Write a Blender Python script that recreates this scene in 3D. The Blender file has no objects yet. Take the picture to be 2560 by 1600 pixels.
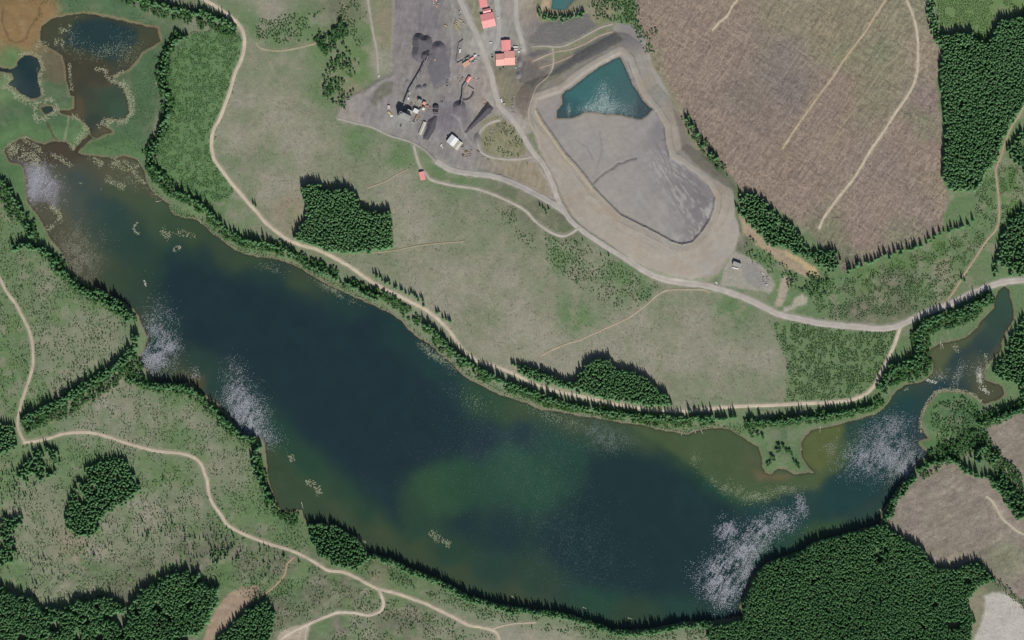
import bpy, bmesh, math, random, time
import numpy as np
from mathutils import Vector, Matrix
T0 = time.time()
R = math.radians
random.seed(7)
rng = np.random.default_rng(11)
C = bpy.context.scene.collection
SC = bpy.context.scene

# ------------------------------------------------------------------ camera, light, exposure
# one unit is one metre; map metres: x east from the west edge of the view, y south from its north edge
W_, H_ = 2560.0, 1600.0
def wx(px): return px - W_ / 2
def wy(py): return H_ / 2 - py
cam_d = bpy.data.cameras.new('camera'); cam = bpy.data.objects.new('camera', cam_d); C.objects.link(cam)
ALT = 9000.0
cam.location = (0, 0, ALT); cam.rotation_euler = (0, 0, 0)
cam_d.sensor_width = 36; cam_d.lens = 36 * ALT / W_
cam_d.clip_start = 10; cam_d.clip_end = 60000
SC.camera = cam
SUN_EL, SUN_AZ = 45.5, 168.0            # shadows fall north, slightly west
world = bpy.data.worlds.new('World'); SC.world = world; world.use_nodes = True
nt = world.node_tree
sky = nt.nodes.new('ShaderNodeTexSky'); sky.sky_type = 'NISHITA'; sky.sun_disc = False
sky.sun_elevation = R(SUN_EL); sky.sun_rotation = R(SUN_AZ)
nt.links.new(sky.outputs[0], nt.nodes['Background'].inputs[0])
nt.nodes['Background'].inputs[1].default_value = 0.06
sd = bpy.data.lights.new('sun', 'SUN'); sun = bpy.data.objects.new('sun', sd); C.objects.link(sun)
sd.energy = 4.2; sd.angle = R(0.5); sd.color = (1.0, 0.965, 0.91)
az = R(SUN_AZ); el = R(SUN_EL)
to_sun = Vector((math.sin(az) * math.cos(el), math.cos(az) * math.cos(el), math.sin(el)))
sun.rotation_euler = to_sun.to_track_quat('Z', 'Y').to_euler()
sun.location = to_sun * 3000
vs = SC.view_settings
vs.view_transform = 'Standard'; vs.look = 'None'; vs.gamma = 1; vs.exposure = 0; vs.use_curve_mapping = False
SC.cycles.max_bounces = 4; SC.cycles.diffuse_bounces = 2; SC.cycles.glossy_bounces = 2

# ------------------------------------------------------------------ helpers
KA = 1.12
def lin(c):
    c = np.asarray(c, dtype=float) / 255.0
    return np.where(c <= 0.04045, c / 12.92, ((c + 0.055) / 1.055) ** 2.4)
def alb(c): return np.clip(lin(c) / KA, 0, 0.9)

_lat = {}
def vnoise(x, y, s, seed=0):
    """smooth value noise 0..1, feature size s"""
    if seed not in _lat: _lat[seed] = np.random.default_rng(seed + 100).random((257, 257)).astype(np.float32)
    L = _lat[seed]
    u = np.asarray(x) / s + 37.3 * (seed + 1); v = np.asarray(y) / s + 11.7 * (seed + 1)
    iu = np.floor(u).astype(np.int64); iv = np.floor(v).astype(np.int64)
    fu = u - iu; fv = v - iv
    fu = fu * fu * (3 - 2 * fu); fv = fv * fv * (3 - 2 * fv)
    a = L[iu % 256, iv % 256]; b = L[(iu + 1) % 256, iv % 256]; c = L[iu % 256, (iv + 1) % 256]; d = L[(iu + 1) % 256, (iv + 1) % 256]
    return (a * (1 - fu) + b * fu) * (1 - fv) + (c * (1 - fu) + d * fu) * fv
def fbm(x, y, s, seed=0, o=3):
    t = 0; w = 0; a = 1.0
    for i in range(o):
        t = t + a * vnoise(x, y, s / 2 ** i, seed + i); w += a; a *= 0.55
    return t / w
def sst(a, b, t):
    t = np.clip((t - a) / (b - a), 0, 1); return t * t * (3 - 2 * t)

def sdist(x, y, poly, reach=60.0):
    """signed distance, positive inside; -reach beyond the reach"""
    P = np.asarray(poly, dtype=float)
    out = np.full(x.shape, -reach)
    m = (x > P[:, 0].min() - reach) & (x < P[:, 0].max() + reach) & (y > P[:, 1].min() - reach) & (y < P[:, 1].max() + reach)
    X = x[m]; Y = y[m]
    if X.size == 0: return out
    d2 = np.full(X.shape, 1e12); ins = np.zeros(X.shape, bool)
    n = len(P)
    for i in range(n):
        ax, ay = P[i]; bx, by = P[(i + 1) % n]
        ex, ey = bx - ax, by - ay; L = ex * ex + ey * ey + 1e-9
        t = np.clip(((X - ax) * ex + (Y - ay) * ey) / L, 0, 1)
        dx = X - ax - t * ex; dy = Y - ay - t * ey
        d2 = np.minimum(d2, dx * dx + dy * dy)
        if ay != by:
            c = ((ay > Y) != (by > Y)) & (X < (bx - ax) * (Y - ay) / (by - ay) + ax)
            ins ^= c
    d = np.sqrt(d2)
    out[m] = np.where(ins, d, -d)
    return out
def ldist(x, y, line, reach=60.0):
    P = np.asarray(line, dtype=float)
    out = np.full(x.shape, reach)
    m = (x > P[:, 0].min() - reach) & (x < P[:, 0].max() + reach) & (y > P[:, 1].min() - reach) & (y < P[:, 1].max() + reach)
    X = x[m]; Y = y[m]; d2 = np.full(X.shape, reach * reach)
    for i in range(len(P) - 1):
        ax, ay = P[i]; bx, by = P[i + 1]; ex, ey = bx - ax, by - ay; L = ex * ex + ey * ey + 1e-9
        t = np.clip(((X - ax) * ex + (Y - ay) * ey) / L, 0, 1)
        dx = X - ax - t * ex; dy = Y - ay - t * ey
        d2 = np.minimum(d2, dx * dx + dy * dy)
    out[m] = np.sqrt(d2); return out

def mesh_np(name, V, F, loops_per=4):
    """V (n,3), F (m,k) -> mesh"""
    me = bpy.data.meshes.new(name)
    V = np.ascontiguousarray(V, dtype=np.float32); F = np.ascontiguousarray(F, dtype=np.int32); k = F.shape[1]
    me.vertices.add(len(V)); me.vertices.foreach_set('co', V.ravel())
    me.loops.add(F.size); me.loops.foreach_set('vertex_index', F.ravel())
    me.polygons.add(len(F)); me.polygons.foreach_set('loop_start', np.arange(0, F.size, k, dtype=np.int32))
    me.update(calc_edges=True)
    return me
def col_attr(me, name, cols):
    a = me.attributes.new(name, 'FLOAT_COLOR', 'POINT')
    c = np.ones((len(cols), 4), np.float32); c[:, :3] = cols
    a.data.foreach_set('color', c.ravel())
def flt_attr(me, name, v):
    a = me.attributes.new(name, 'FLOAT', 'POINT'); a.data.foreach_set('value', np.asarray(v, np.float32))
def link(name, me, mat=None, parent=None, loc=None, rotz=0, **props):
    o = bpy.data.objects.new(name, me); C.objects.link(o)
    if mat is not None and me is not None and len(me.materials) == 0: me.materials.append(mat)
    if parent is not None: o.parent = parent
    if loc is not None: o.location = loc
    if rotz: o.rotation_euler = (0, 0, rotz)
    for k, v in props.items(): o[k] = v
    return o

# ------------------------------------------------------------------ materials
def new_mat(name):
    m = bpy.data.materials.new(name); m.use_nodes = True
    return m, m.node_tree, m.node_tree.nodes['Principled BSDF']
def N(nt, t, **kw):
    n = nt.nodes.new(t)
    for k, v in kw.items(): setattr(n, k, v)
    return n
def math_node(nt, op, a, b=None, clamp=False):
    n = N(nt, 'ShaderNodeMath', operation=op); n.use_clamp = clamp
    for i, v in enumerate((a, b)):
        if v is None: continue
        if isinstance(v, (int, float)): n.inputs[i].default_value = v
        else: nt.links.new(v, n.inputs[i])
    return n.outputs[0]
def noise(nt, vec, scale, detail=2, rough=0.5):
    n = N(nt, 'ShaderNodeTexNoise'); n.inputs['Scale'].default_value = scale
    n.inputs['Detail'].default_value = detail; n.inputs['Roughness'].default_value = rough
    nt.links.new(vec, n.inputs['Vector']); return n.outputs['Fac']
def mapping(nt, vec, rot=0, scale=(1, 1, 1)):
    m = N(nt, 'ShaderNodeMapping', vector_type='TEXTURE'); m.inputs['Rotation'].default_value = (0, 0, rot); m.inputs['Scale'].default_value = tuple(1 / k for k in scale)
    nt.links.new(vec, m.inputs['Vector']); return m.outputs[0]
def ramp(nt, fac, a, b, lo, hi):
    n = N(nt, 'ShaderNodeMapRange'); nt.links.new(fac, n.inputs[0])
    n.inputs[1].default_value = a; n.inputs[2].default_value = b; n.inputs[3].default_value = lo; n.inputs[4].default_value = hi
    return n.outputs[0]
def scale_col(nt, col, fac):
    n = N(nt, 'ShaderNodeVectorMath', operation='SCALE'); nt.links.new(col, n.inputs[0]); nt.links.new(fac, n.inputs['Scale']); return n.outputs[0]
def mixc(nt, fac, a, b):
    n = N(nt, 'ShaderNodeMix', data_type='RGBA')
    if isinstance(fac, (int, float)): n.inputs[0].default_value = fac
    else: nt.links.new(fac, n.inputs[0])
    for i, v in ((6, a), (7, b)):
        if hasattr(v, 'default_value') or hasattr(v, 'is_linked'): nt.links.new(v, n.inputs[i])
        else: n.inputs[i].default_value = tuple(v) + (1,)
    return n.outputs[2]

def ground_mat(name, flecks=((168, 154, 132), (112, 104, 102)), grain=0.28, speck=None, speck_amt=0.0, streak=0.0, streak_rot=0.0, bump=0.5, coarse=0.12, fine=0.42, hue=0.0, streak_scale=(0.02, 0.28)):
    m, nt, b = new_mat(name)
    pos = N(nt, 'ShaderNodeNewGeometry').outputs['Position']
    at = N(nt, 'ShaderNodeAttribute', attribute_name='cover').outputs['Color']
    n1 = noise(nt, pos, fine, 2, 0.7); n2 = noise(nt, pos, 0.07, 3, 0.6); n3 = noise(nt, pos, 0.016, 3, 0.6)
    f = ramp(nt, n1, 0.3, 0.7, 1 - grain, 1 + grain)
    f = math_node(nt, 'MULTIPLY', f, ramp(nt, n2, 0.3, 0.7, 1 - coarse, 1 + coarse))
    f = math_node(nt, 'MULTIPLY', f, ramp(nt, n3, 0.3, 0.7, 1 - coarse * .6, 1 + coarse * .6))
    if streak:
        mp = mapping(nt, pos, streak_rot, (streak_scale[0], streak_scale[1], 1))
        n4 = noise(nt, mp, 1.0, 4, 0.65)
        f = math_node(nt, 'MULTIPLY', f, ramp(nt, n4, 0.3, 0.7, 1 - streak, 1 + streak))
    if streak > .3:   # windrows left by the harvest, about a dozen metres apart
        n8 = noise(nt, mapping(nt, pos, streak_rot, (streak_scale[0] * .4, streak_scale[1] * .5, 1)), 1.0, 3, 0.6)
        f = math_node(nt, 'MULTIPLY', f, ramp(nt, n8, 0.35, 0.65, .86, 1.12))
    col = scale_col(nt, at, f)
    if hue:   # warm and cool flecks of dead wood and bare soil
        n5 = noise(nt, pos, 0.23, 3, 0.8)
        col = mixc(nt, ramp(nt, n5, 0.42, 0.68, 0, hue), col, alb(flecks[0]))
        n6 = noise(nt, mapping(nt, pos, 0.6, (1.3, 0.8, 1)), 0.19, 3, 0.8)
        col = mixc(nt, ramp(nt, n6, 0.45, 0.7, 0, hue), col, alb(flecks[1]))
    if speck_amt:
        n7 = noise(nt, pos, 0.33, 1, 0.5)
        col = mixc(nt, ramp(nt, n7, 0.56, 0.66, 0, speck_amt), col, alb(speck))
    nt.links.new(col, b.inputs['Base Color'])
    b.inputs['Roughness'].default_value = 0.95; b.inputs['Specular IOR Level'].default_value = 0.1
    if bump:
        bp = N(nt, 'ShaderNodeBump'); bp.inputs['Distance'].default_value = bump
        nt.links.new(n1, bp.inputs['Height']); nt.links.new(bp.outputs[0], b.inputs['Normal'])
    return m
M_field = ground_mat('field_grass', ((148, 142, 126), (98, 120, 88)), 0.13, (78, 88, 64), 0.26, bump=0.6, coarse=0.09, hue=0.34, fine=0.4)
M_clear = ground_mat('clearcut_slash', ((164, 153, 134), (116, 104, 104)), 0.26, (108, 112, 94), 0.30, streak=0.40, streak_rot=R(56), bump=0.9, coarse=0.09, hue=0.5, streak_scale=(0.03, 0.16))
M_clear2 = ground_mat('old_clearcut', ((158, 148, 140), (114, 116, 102)), 0.2, (108, 98, 96), 0.4, streak=0.34, streak_rot=R(30), bump=1.0, coarse=0.12, hue=0.5, streak_scale=(0.02, 0.07))
M_marsh = ground_mat('marsh_sedge', grain=0.10, bump=0.3, coarse=0.10)
M_yard = ground_mat('coal_dust_yard', grain=0.09, bump=0.2, coarse=0.15, streak=0.12, streak_rot=R(75), streak_scale=(0.02, 0.15))
M_tail = ground_mat('tailings', grain=0.045, bump=0.1, coarse=0.06, streak=0.06, streak_rot=R(-55), streak_scale=(0.012, 0.08))
M_bank = ground_mat('dam_gravel', grain=0.06, bump=0.25, coarse=0.05)
M_quarry = ground_mat('quarry_rock', ((200,195,185),(150,145,138)), 0.12, (120, 115, 108), 0.35, bump=0.5, coarse=0.08)

def simple(name, rgb, rough=0.8, metal=0.0, grain=0.12, gs=0.8, spec=0.3, raw=False):
    m, nt, b = new_mat(name)
    pos = N(nt, 'ShaderNodeTexCoord').outputs['Object']
    c = alb(rgb)
    rgbn = N(nt, 'ShaderNodeRGB'); rgbn.outputs[0].default_value = (*c, 1)
    f = ramp(nt, noise(nt, pos, gs, 3, 0.6), 0.3, 0.7, 1 - grain, 1 + grain)
    nt.links.new(scale_col(nt, rgbn.outputs[0], f), b.inputs['Base Color'])
    b.inputs['Roughness'].default_value = rough; b.inputs['Metallic'].default_value = metal
    b.inputs['Specular IOR Level'].default_value = spec
    return m
def foliage(name, dark, light, source='INSTANCER', third=None):
    m, nt, b = new_mat(name)
    at = N(nt, 'ShaderNodeAttribute', attribute_name='tone', attribute_type=source).outputs['Fac']
    rnd = N(nt, 'ShaderNodeObjectInfo').outputs['Random']
    t = math_node(nt, 'ADD', math_node(nt, 'MULTIPLY', at, 0.7), math_node(nt, 'MULTIPLY', rnd, 0.35), True)
    col = mixc(nt, t, alb(dark), alb(light))
    pos = N(nt, 'ShaderNodeNewGeometry').outputs['Position']
    f = ramp(nt, noise(nt, pos, 0.8, 2, 0.7), 0.3, 0.7, 0.75, 1.25)
    odd = math_node(nt, 'GREATER_THAN', rnd, 0.97); col = mixc(nt, math_node(nt, 'MULTIPLY', odd, .5), col, alb((136, 132, 104)))   # a few dead or bare ones
    col = scale_col(nt, col, f)
    nt.links.new(col, b.inputs['Base Color'])
    b.inputs['Roughness'].default_value = 0.8; b.inputs['Specular IOR Level'].default_value = 0.15
    tr = N(nt, 'ShaderNodeBsdfTranslucent'); nt.links.new(col, tr.inputs['Color'])   # thin leaves let light through
    mx = N(nt, 'ShaderNodeMixShader'); mx.inputs[0].default_value = 0.45
    nt.links.new(b.outputs[0], mx.inputs[1]); nt.links.new(tr.outputs[0], mx.inputs[2])
    nt.links.new(mx.outputs[0], nt.nodes['Material Output'].inputs['Surface'])
    return m
M_conif = foliage('conifer_needles', (108, 156, 110), (150, 192, 138))
M_conif1 = foliage('conifer_needles_single', (108, 156, 110), (150, 192, 138), 'OBJECT')
M_leaf = foliage('leafy_crown', (72, 120, 72), (118, 162, 98))
M_leaf1 = foliage('leafy_crown_single', (72, 120, 72), (118, 162, 98), 'OBJECT')
M_shrub = foliage('low_scrub', (66, 106, 64), (114, 158, 98))
M_bark = simple('bark', (96, 84, 74), 0.95)

def water_mat(name, rough=0.22, grain=0.06):
    m, nt, b = new_mat(name)
    at = N(nt, 'ShaderNodeAttribute', attribute_name='cover').outputs['Color']
    pos = N(nt, 'ShaderNodeNewGeometry').outputs['Position']
    n2 = noise(nt, pos, 0.02, 5, 0.65)
    f = ramp(nt, n2, 0.3, 0.7, 1 - grain, 1 + grain)
    f = math_node(nt, 'MULTIPLY', f, ramp(nt, noise(nt, pos, 0.4, 1, 0.6), 0.3, 0.7, 1 - grain, 1 + grain))
    nt.links.new(scale_col(nt, at, f), b.inputs['Base Color'])
    b.inputs['Roughness'].default_value = rough; b.inputs['IOR'].default_value = 1.33; b.inputs['Specular IOR Level'].default_value = 0.5
    bp = N(nt, 'ShaderNodeBump'); bp.inputs['Distance'].default_value = 0.05; bp.inputs['Strength'].default_value = 0.6
    nt.links.new(noise(nt, pos, 0.9, 2, 0.6), bp.inputs['Height']); nt.links.new(bp.outputs[0], b.inputs['Normal'])
    return m
M_water = water_mat('lake_water')

# ------------------------------------------------------------------ map data (metres east, metres south)
LAKE = [(10,380),(21,403),(53,413),(60,426),(65,453),(66,479),(69,506),(87,530),(106,556),(116,580),(132,604),(153,628),(159,643),(169,665),(190,688),(222,710),(246,720),(259,725),(288,744),(317,762),(333,773),(347,792),(352,805),(362,824),(368,850),(362,871),(351,893),(354,911),(368,927),(381,948),(397,959),(423,956),(450,959),(471,956),(484,961),(495,975),(513,990),(537,1004),(550,1020),(569,1033),(582,1057),(590,1070),(606,1086),(630,1090),(656,1096),(664,1123),(666,1157),(672,1197),(680,1232),(688,1250),(693,1266),(706,1279),(754,1274),(759,1293),(772,1311),(809,1308),(841,1314),(873,1335),(899,1343),(912,1359),(918,1383),(944,1388),(979,1396),(1010,1414),(1050,1430),(1090,1443),(1129,1465),(1169,1488),(1209,1499),(1248,1510),(1280,1515),(1306,1520),(1346,1525),(1386,1528),(1425,1536),(1465,1549),(1505,1562),(1531,1573),(1584,1576),(1637,1570),(1677,1562),(1714,1554),(1756,1552),(1796,1552),(1836,1544),(1857,1541),(1849,1517),(1857,1494),(1870,1472),(1880,1443),(1902,1420),(1920,1404),(1946,1396),(1986,1382),(2010,1372),(2026,1359),(2052,1348),(2105,1337),(2158,1322),(2200,1311),(2205,1280),(2225,1250),(2243,1221),(2274,1194),(2285,1170),(2301,1152),(2322,1141),(2317,1128),(2298,1112),(2296,1102),(2322,1096),(2314,1086),(2301,1065),(2304,1043),(2314,1017),(2330,996),(2343,980),(2370,975),(2396,977),(2428,985),(2446,996),(2460,1012),(2476,1006),(2502,996),(2513,983),(2507,964),(2486,959),(2462,948),(2460,927),(2470,911),(2484,893),(2502,879),(2507,848),(2518,824),(2534,800),(2536,786),(2534,770),(2528,752),(2523,725),(2513,712),(2497,725),(2486,752),(2484,770),(2454,800),(2446,816),(2423,837),(2396,849),(2354,856),(2325,871),(2319,890),(2333,906),(2333,930),(2317,946),(2296,956),(2264,960),(2245,975),(2230,990),(2219,1009),(2206,1025),(2185,1037),(2145,1047),(2110,1057),(2084,1065),(2052,1069),(2031,1076),(2013,1088),(2005,1104),(2001,1125),(2007,1147),(2021,1170),(2034,1181),(1986,1184),(1962,1172),(1944,1173),(1928,1184),(1915,1181),(1907,1170),(1904,1141),(1896,1117),(1873,1104),(1854,1091),(1825,1074),(1799,1069),(1769,1071),(1738,1079),(1714,1086),(1687,1079),(1656,1076),(1629,1067),(1605,1061),(1566,1058),(1531,1051),(1505,1046),(1465,1041),(1420,1034),(1386,1026),(1351,1024),(1328,1012),(1296,1000),(1280,996),(1248,985),(1211,967),(1180,951),(1153,932),(1135,911),(1111,893),(1090,874),(1069,856),(1045,842),(1021,821),(1002,800),(976,781),(939,765),(905,749),(873,736),(841,720),(804,703),(783,688),(746,667),(714,654),(682,646),(640,641),(608,634),(582,620),(556,601),(529,580),(511,561),(489,548),(460,544),(436,536),(426,524),(421,508),(405,499),(389,485),(373,466),(365,448),(360,424),(347,405),(339,397),(312,389),(286,394),(246,391),(206,386),(196,380),(206,366),(232,344),(222,336),(206,352),(186,372),(164,354),(138,352),(114,360),(93,357),(63,341),(45,349),(13,370)]
POND1 = [(100,98),(101,79),(106,63),(130,45),(159,40),(209,33),(238,37),(291,48),(344,60),(392,71),(397,87),(402,103),(384,114),(354,130),(341,151),(323,172),(286,190),(284,200),(307,218),(320,251),(325,280),(312,300),(286,296),(265,296),(268,318),(282,330),(265,336),(243,344),(228,341),(222,322),(208,305),(193,292),(170,288),(150,282),(149,275),(172,276),(186,270),(186,240),(176,238),(168,210),(165,175),(156,138),(132,124),(106,110)]
POND3 = [(-60,166),(0,169),(26,172),(42,164),(45,151),(61,138),(79,138),(95,148),(104,167),(95,185),(93,201),(101,220),(103,238),(93,246),(74,246),(53,233),(34,220),(19,212),(34,196),(29,183),(0,178),(-60,176)]
POND4 = [(103,268),(115,264),(130,266),(138,276),(130,284),(112,285),(104,278)]
TPOND = [(1550,144),(1560,161),(1574,196),(1590,228),(1608,254),(1631,274),(1616,291),(1603,299),(1579,295),(1545,286),(1510,284),(1481,280),(1460,280),(1449,288),(1430,293),(1412,295),(1391,295),(1392,278),(1407,259),(1404,238),(1428,220),(1460,196),(1497,169),(1523,156)]
POND5 = [(1384,-60),(1382,0),(1378,24),(1400,26),(1418,24),(1423,13),(1436,0),(1440,-60)]
BASIN = [(1551,132),(1570,150),(1600,235),(1640,280),(1662,320),(1664,355),(1675,395),(1693,402),(1735,432),(1769,461),(1787,493),(1785,519),(1775,548),(1754,580),(1730,606),(1703,612),(1677,604),(1650,588),(1597,561),(1550,538),(1518,506),(1486,474),(1465,445),(1439,413),(1412,384),(1381,339),(1354,302),(1338,272),(1343,248),(1370,238),(1402,228),(1460,182),(1500,158)]
DAM = [(1330,300),(1322,262),(1338,232),(1362,208),(1375,200),(1460,153),(1555,103),(1556,94),(1530,72),(1540,58),(1580,62),(1608,84),(1620,111),(1630,159),(1650,193),(1680,250),(1703,304),(1714,344),(1738,378),(1752,416),(1790,448),(1830,474),(1836,493),(1838,538),(1846,559),(1849,585),(1836,630),(1817,654),(1796,683),(1769,694),(1730,699),(1677,690),(1613,668),(1566,640),(1518,607),(1470,576),(1432,544),(1410,506),(1392,461),(1366,413),(1348,376),(1335,330)]
YARD = [(984,-60),(984,0),(981,79),(979,185),(944,201),(905,228),(865,243),(846,278),(838,291),(865,304),(926,315),(971,336),(1028,353),(1060,372),(1090,400),(1120,424),(1160,430),(1200,425),(1250,440),(1300,470),(1380,505),(1398,500),(1350,413),(1330,376),(1312,340),(1335,330),(1322,262),(1338,232),(1372,190),(1381,150),(1340,140),(1322,106),(1351,61),(1330,0),(1330,-60)]
CLEARCUT = [(1590,-80),(1590,50),(1620,110),(1640,170),(1680,230),(1710,280),(1760,360),(1810,420),(1850,470),(1900,497),(1950,530),(2010,570),(2060,620),(2110,682),(2160,662),(2250,625),(2350,580),(2372,500),(2352,420),(2362,380),(2354,300),(2340,200),(2355,130),(2327,75),(2316,0),(2316,-80)]
CLEAR_SE = [(2250,1215),(2285,1190),(2330,1160),(2380,1150),(2430,1185),(2480,1200),(2520,1260),(2560,1300),(2640,1330),(2640,1560),(2560,1500),(2481,1446),(2441,1400),(2383,1425),(2320,1395),(2290,1357),(2230,1318),(2215,1290)]
CLEAR_E = [(2640,1015),(2560,1030),(2500,1045),(2465,1075),(2495,1150),(2530,1200),(2560,1260),(2640,1290)]
QUARRY = [(2460,1490),(2475,1482),(2510,1480),(2560,1515),(2640,1560),(2640,1680),(2418,1680),(2430,1600),(2452,1560),(2462,1520)]
MARSH = [(-60,-60),(190,-60),(300,0),(400,55),(450,90),(425,120),(395,170),(380,230),(385,300),(360,360),(345,400),(312,389),(246,391),(196,392),(164,354),(93,357),(45,349),(0,380),(60,426),(66,500),(120,590),(90,560),(40,470),(0,440),(-60,430)]
MARSH_E = [(2320,1000),(2345,978),(2395,975),(2440,990),(2450,1040),(2440,1090),(2360,1120),(2325,1140),(2296,1110),(2318,1090),(2306,1050)]
PLANT_W = [(612,110),(606,150),(580,225),(555,290),(535,345),(535,400),(575,450),(585,480),(560,505),(500,505),(440,475),(400,430),(395,370),(425,290),(420,190),(440,130),(480,85),(560,70),(600,85)]
PLANT_E = [(1925,805),(2120,822),(2245,828),(2215,900),(2190,955),(2150,985),(2100,1000),(1965,1004),(1970,900),(1945,850)]
PLANT_NE = [(2330,-60),(2640,-60),(2640,0),(2560,30),(2500,15),(2480,50),(2470,100),(2440,95),(2420,60),(2345,70)]

# land cover colours seen at control points
CT = {'G': (154,149,134), 'L': (131,136,113), 'N': (98,126,84), 'B': (90,124,70), 'D': (106,109,90), 'C': (147,129,117), 'P': (153,149,137), 'R': (150,137,118),
      'O': (138,113,80), 'M': (80,106,76), 'Q': (105,97,78), 'T': (143,135,113)}
LAND = [(680,20,'G'),(640,60,'N'),(760,60,'N'),(700,90,'N'),(850,20,'D'),(800,120,'N'),(660,150,'L'),(720,200,'L'),(600,300,'L'),(620,130,'L'),(620,250,'G'),(600,330,'G'),(700,280,'G'),(760,360,'G'),(650,400,'L'),(850,400,'L'),(900,350,'N'),(860,300,'L'),(960,380,'L'),(1000,400,'N'),(820,230,'N'),(740,150,'L'),(900,190,'B'),(905,130,'B'),(885,235,'T'),(915,80,'N'),(955,60,'T'),(960,90,'T'),(960,150,'P'),
(700,450,'G'),(720,540,'R'),(670,580,'L'),(1000,450,'G'),(1000,520,'G'),(950,640,'L'),(1050,560,'G'),(1150,600,'L'),(1100,520,'L'),(1200,520,'L'),(1250,590,'L'),(1150,700,'G'),(1250,700,'G'),(1100,750,'G'),(1200,800,'L'),(1350,650,'L'),(1400,645,'N'),(1450,700,'L'),(1440,790,'N'),(1500,750,'L'),(1550,700,'N'),(1600,725,'N'),(1300,800,'G'),(1350,850,'G'),(1250,870,'G'),(1450,900,'G'),(1500,870,'G'),(1600,800,'G'),(1650,770,'L'),(1700,760,'L'),(1750,800,'G'),(1700,900,'G'),(1600,900,'G'),(1800,900,'G'),(1900,900,'G'),(1870,950,'L'),(1750,980,'L'),(1900,800,'L'),(1840,770,'N'),(1690,990,'L'),(1280,470,'D'),(1330,500,'D'),(1400,550,'D'),(1150,440,'N'),(1100,440,'N'),(1200,380,'D'),(1370,470,'T'),
(640,470,'G'),(600,540,'L'),(560,520,'N'),(620,580,'N'),
(20,600,'N'),(60,560,'N'),(60,680,'N'),(120,700,'L'),(160,760,'N'),(200,820,'L'),(130,850,'L'),(250,850,'L'),(40,850,'N'),(30,950,'N'),(150,950,'L'),(280,800,'L'),(300,760,'N'),(100,1000,'N'),
(300,1000,'L'),(260,1030,'P'),(400,1030,'L'),(500,1050,'L'),(560,1150,'L'),(450,1090,'N'),(350,1080,'L'),(600,1200,'L'),(640,1250,'N'),(590,1260,'N'),(430,980,'N'),
(30,1180,'N'),(100,1250,'L'),(180,1150,'N'),(60,1300,'L'),(120,1400,'L'),(30,1420,'N'),(250,1380,'G'),(300,1340,'L'),(360,1280,'G'),(420,1200,'N'),(450,1260,'L'),(380,1340,'L'),(250,1420,'N'),(200,1460,'L'),(300,1465,'D'),(350,1440,'D'),(480,1390,'D'),(520,1380,'D'),(560,1420,'N'),(600,1380,'D'),(640,1400,'D'),(230,1180,'N'),(330,1200,'N'),(180,1370,'T'),
(700,1420,'D'),(735,1460,'N'),(800,1490,'D'),(850,1480,'D'),(700,1520,'D'),(850,1570,'D'),(820,1550,'N'),(900,1570,'L'),(950,1430,'T'),(1000,1450,'N'),(1050,1550,'D'),(1100,1580,'L'),(960,1560,'D'),(1150,1500,'L'),(1200,1530,'L'),(1250,1545,'G'),(1300,1560,'G'),(1400,1570,'G'),(1500,1590,'L'),(1600,1595,'G'),(1700,1590,'G'),(720,1340,'N'),(690,1300,'N'),(900,1420,'N'),(650,1470,'N'),(640,1530,'D'),
(50,20,'O'),(100,50,'O'),(20,100,'O'),(60,100,'O'),(90,20,'O'),(180,15,'M'),(300,30,'M'),(400,150,'M'),(380,250,'M'),(330,360,'M'),(300,350,'M'),(60,310,'M'),(150,320,'M'),(20,290,'M'),(10,230,'N'),(140,200,'Q'),(145,160,'Q'),(125,220,'M'),(140,240,'M'),(30,140,'N'),(20,400,'M'),(30,460,'M'),(370,130,'M'),
(2430,520,'N'),(2300,700,'N'),(2200,730,(112,124,90)),(2150,770,'D'),(2100,730,'N'),(2160,690,'B'),(2250,660,'B'),(2060,760,'N'),(2350,620,'B'),(2400,640,'N'),(2350,660,'T'),(2250,690,'D'),(2450,550,'N'),(2530,480,'B'),(2540,300,'N'),(2050,720,'N'),(2000,760,'N'),(1990,720,'N'),(1850,600,'D'),(1900,640,'N'),(1950,660,'N'),(2250,770,'D'),(2330,640,'N'),(1700,260,'T'),(1660,180,'T'),(1620,60,'N'),(1560,20,'N'),(1500,20,'T'),(1340,20,'T'),(1780,440,'D'),
(2300,850,'N'),(2380,820,'M'),(2260,900,'N'),(2540,870,'N'),(1990,1090,'M'),(1960,1120,'M'),(1900,1080,'N'),(1930,1160,'N'),(2150,1035,'N'),(2380,1030,'M'),(2340,1010,'M'),(2310,1040,'M'),(2370,1060,'N'),(2420,1060,'M'),(2520,1000,'N'),(2440,1500,'T'),(2430,1480,'T'),(2480,1470,'D'),(2100,1450,'N'),(1900,1500,'N'),(2460,1420,'N')]
LANDC = [(1600,100,'C'),(1700,60,'C'),(1800,100,'C'),(1750,200,'C'),(1850,250,(132,120,112)),(1960,150,(130,120,114)),(1970,220,(126,117,114)),(1900,300,(134,120,112)),(2000,40,'T'),(2080,80,(148,138,112)),(2110,130,(128,130,100)),(2150,60,(140,136,110)),(2200,140,(130,134,104)),(2240,50,(140,138,112)),(2290,20,(135,136,110)),(2190,190,(134,132,106)),(2300,130,(150,138,120)),(2100,200,'C'),(2080,250,'C'),(2180,230,(132,130,106)),(2250,330,'C'),(2320,250,(138,122,118)),(2300,300,(130,130,108)),(2330,400,'C'),(2200,420,(140,126,118)),(2060,350,'C'),(1950,400,(140,124,110)),(2000,480,'C'),(1900,420,'C'),(2150,560,(145,128,118)),(2080,575,(118,122,96)),(2200,520,'C'),(2150,600,'C'),(2250,580,(130,128,108)),(2300,520,(140,126,116)),(2350,480,'R'),(2120,640,'D'),(1640,150,'T'),(1680,150,'C'),(1800,350,'C')]

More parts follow.
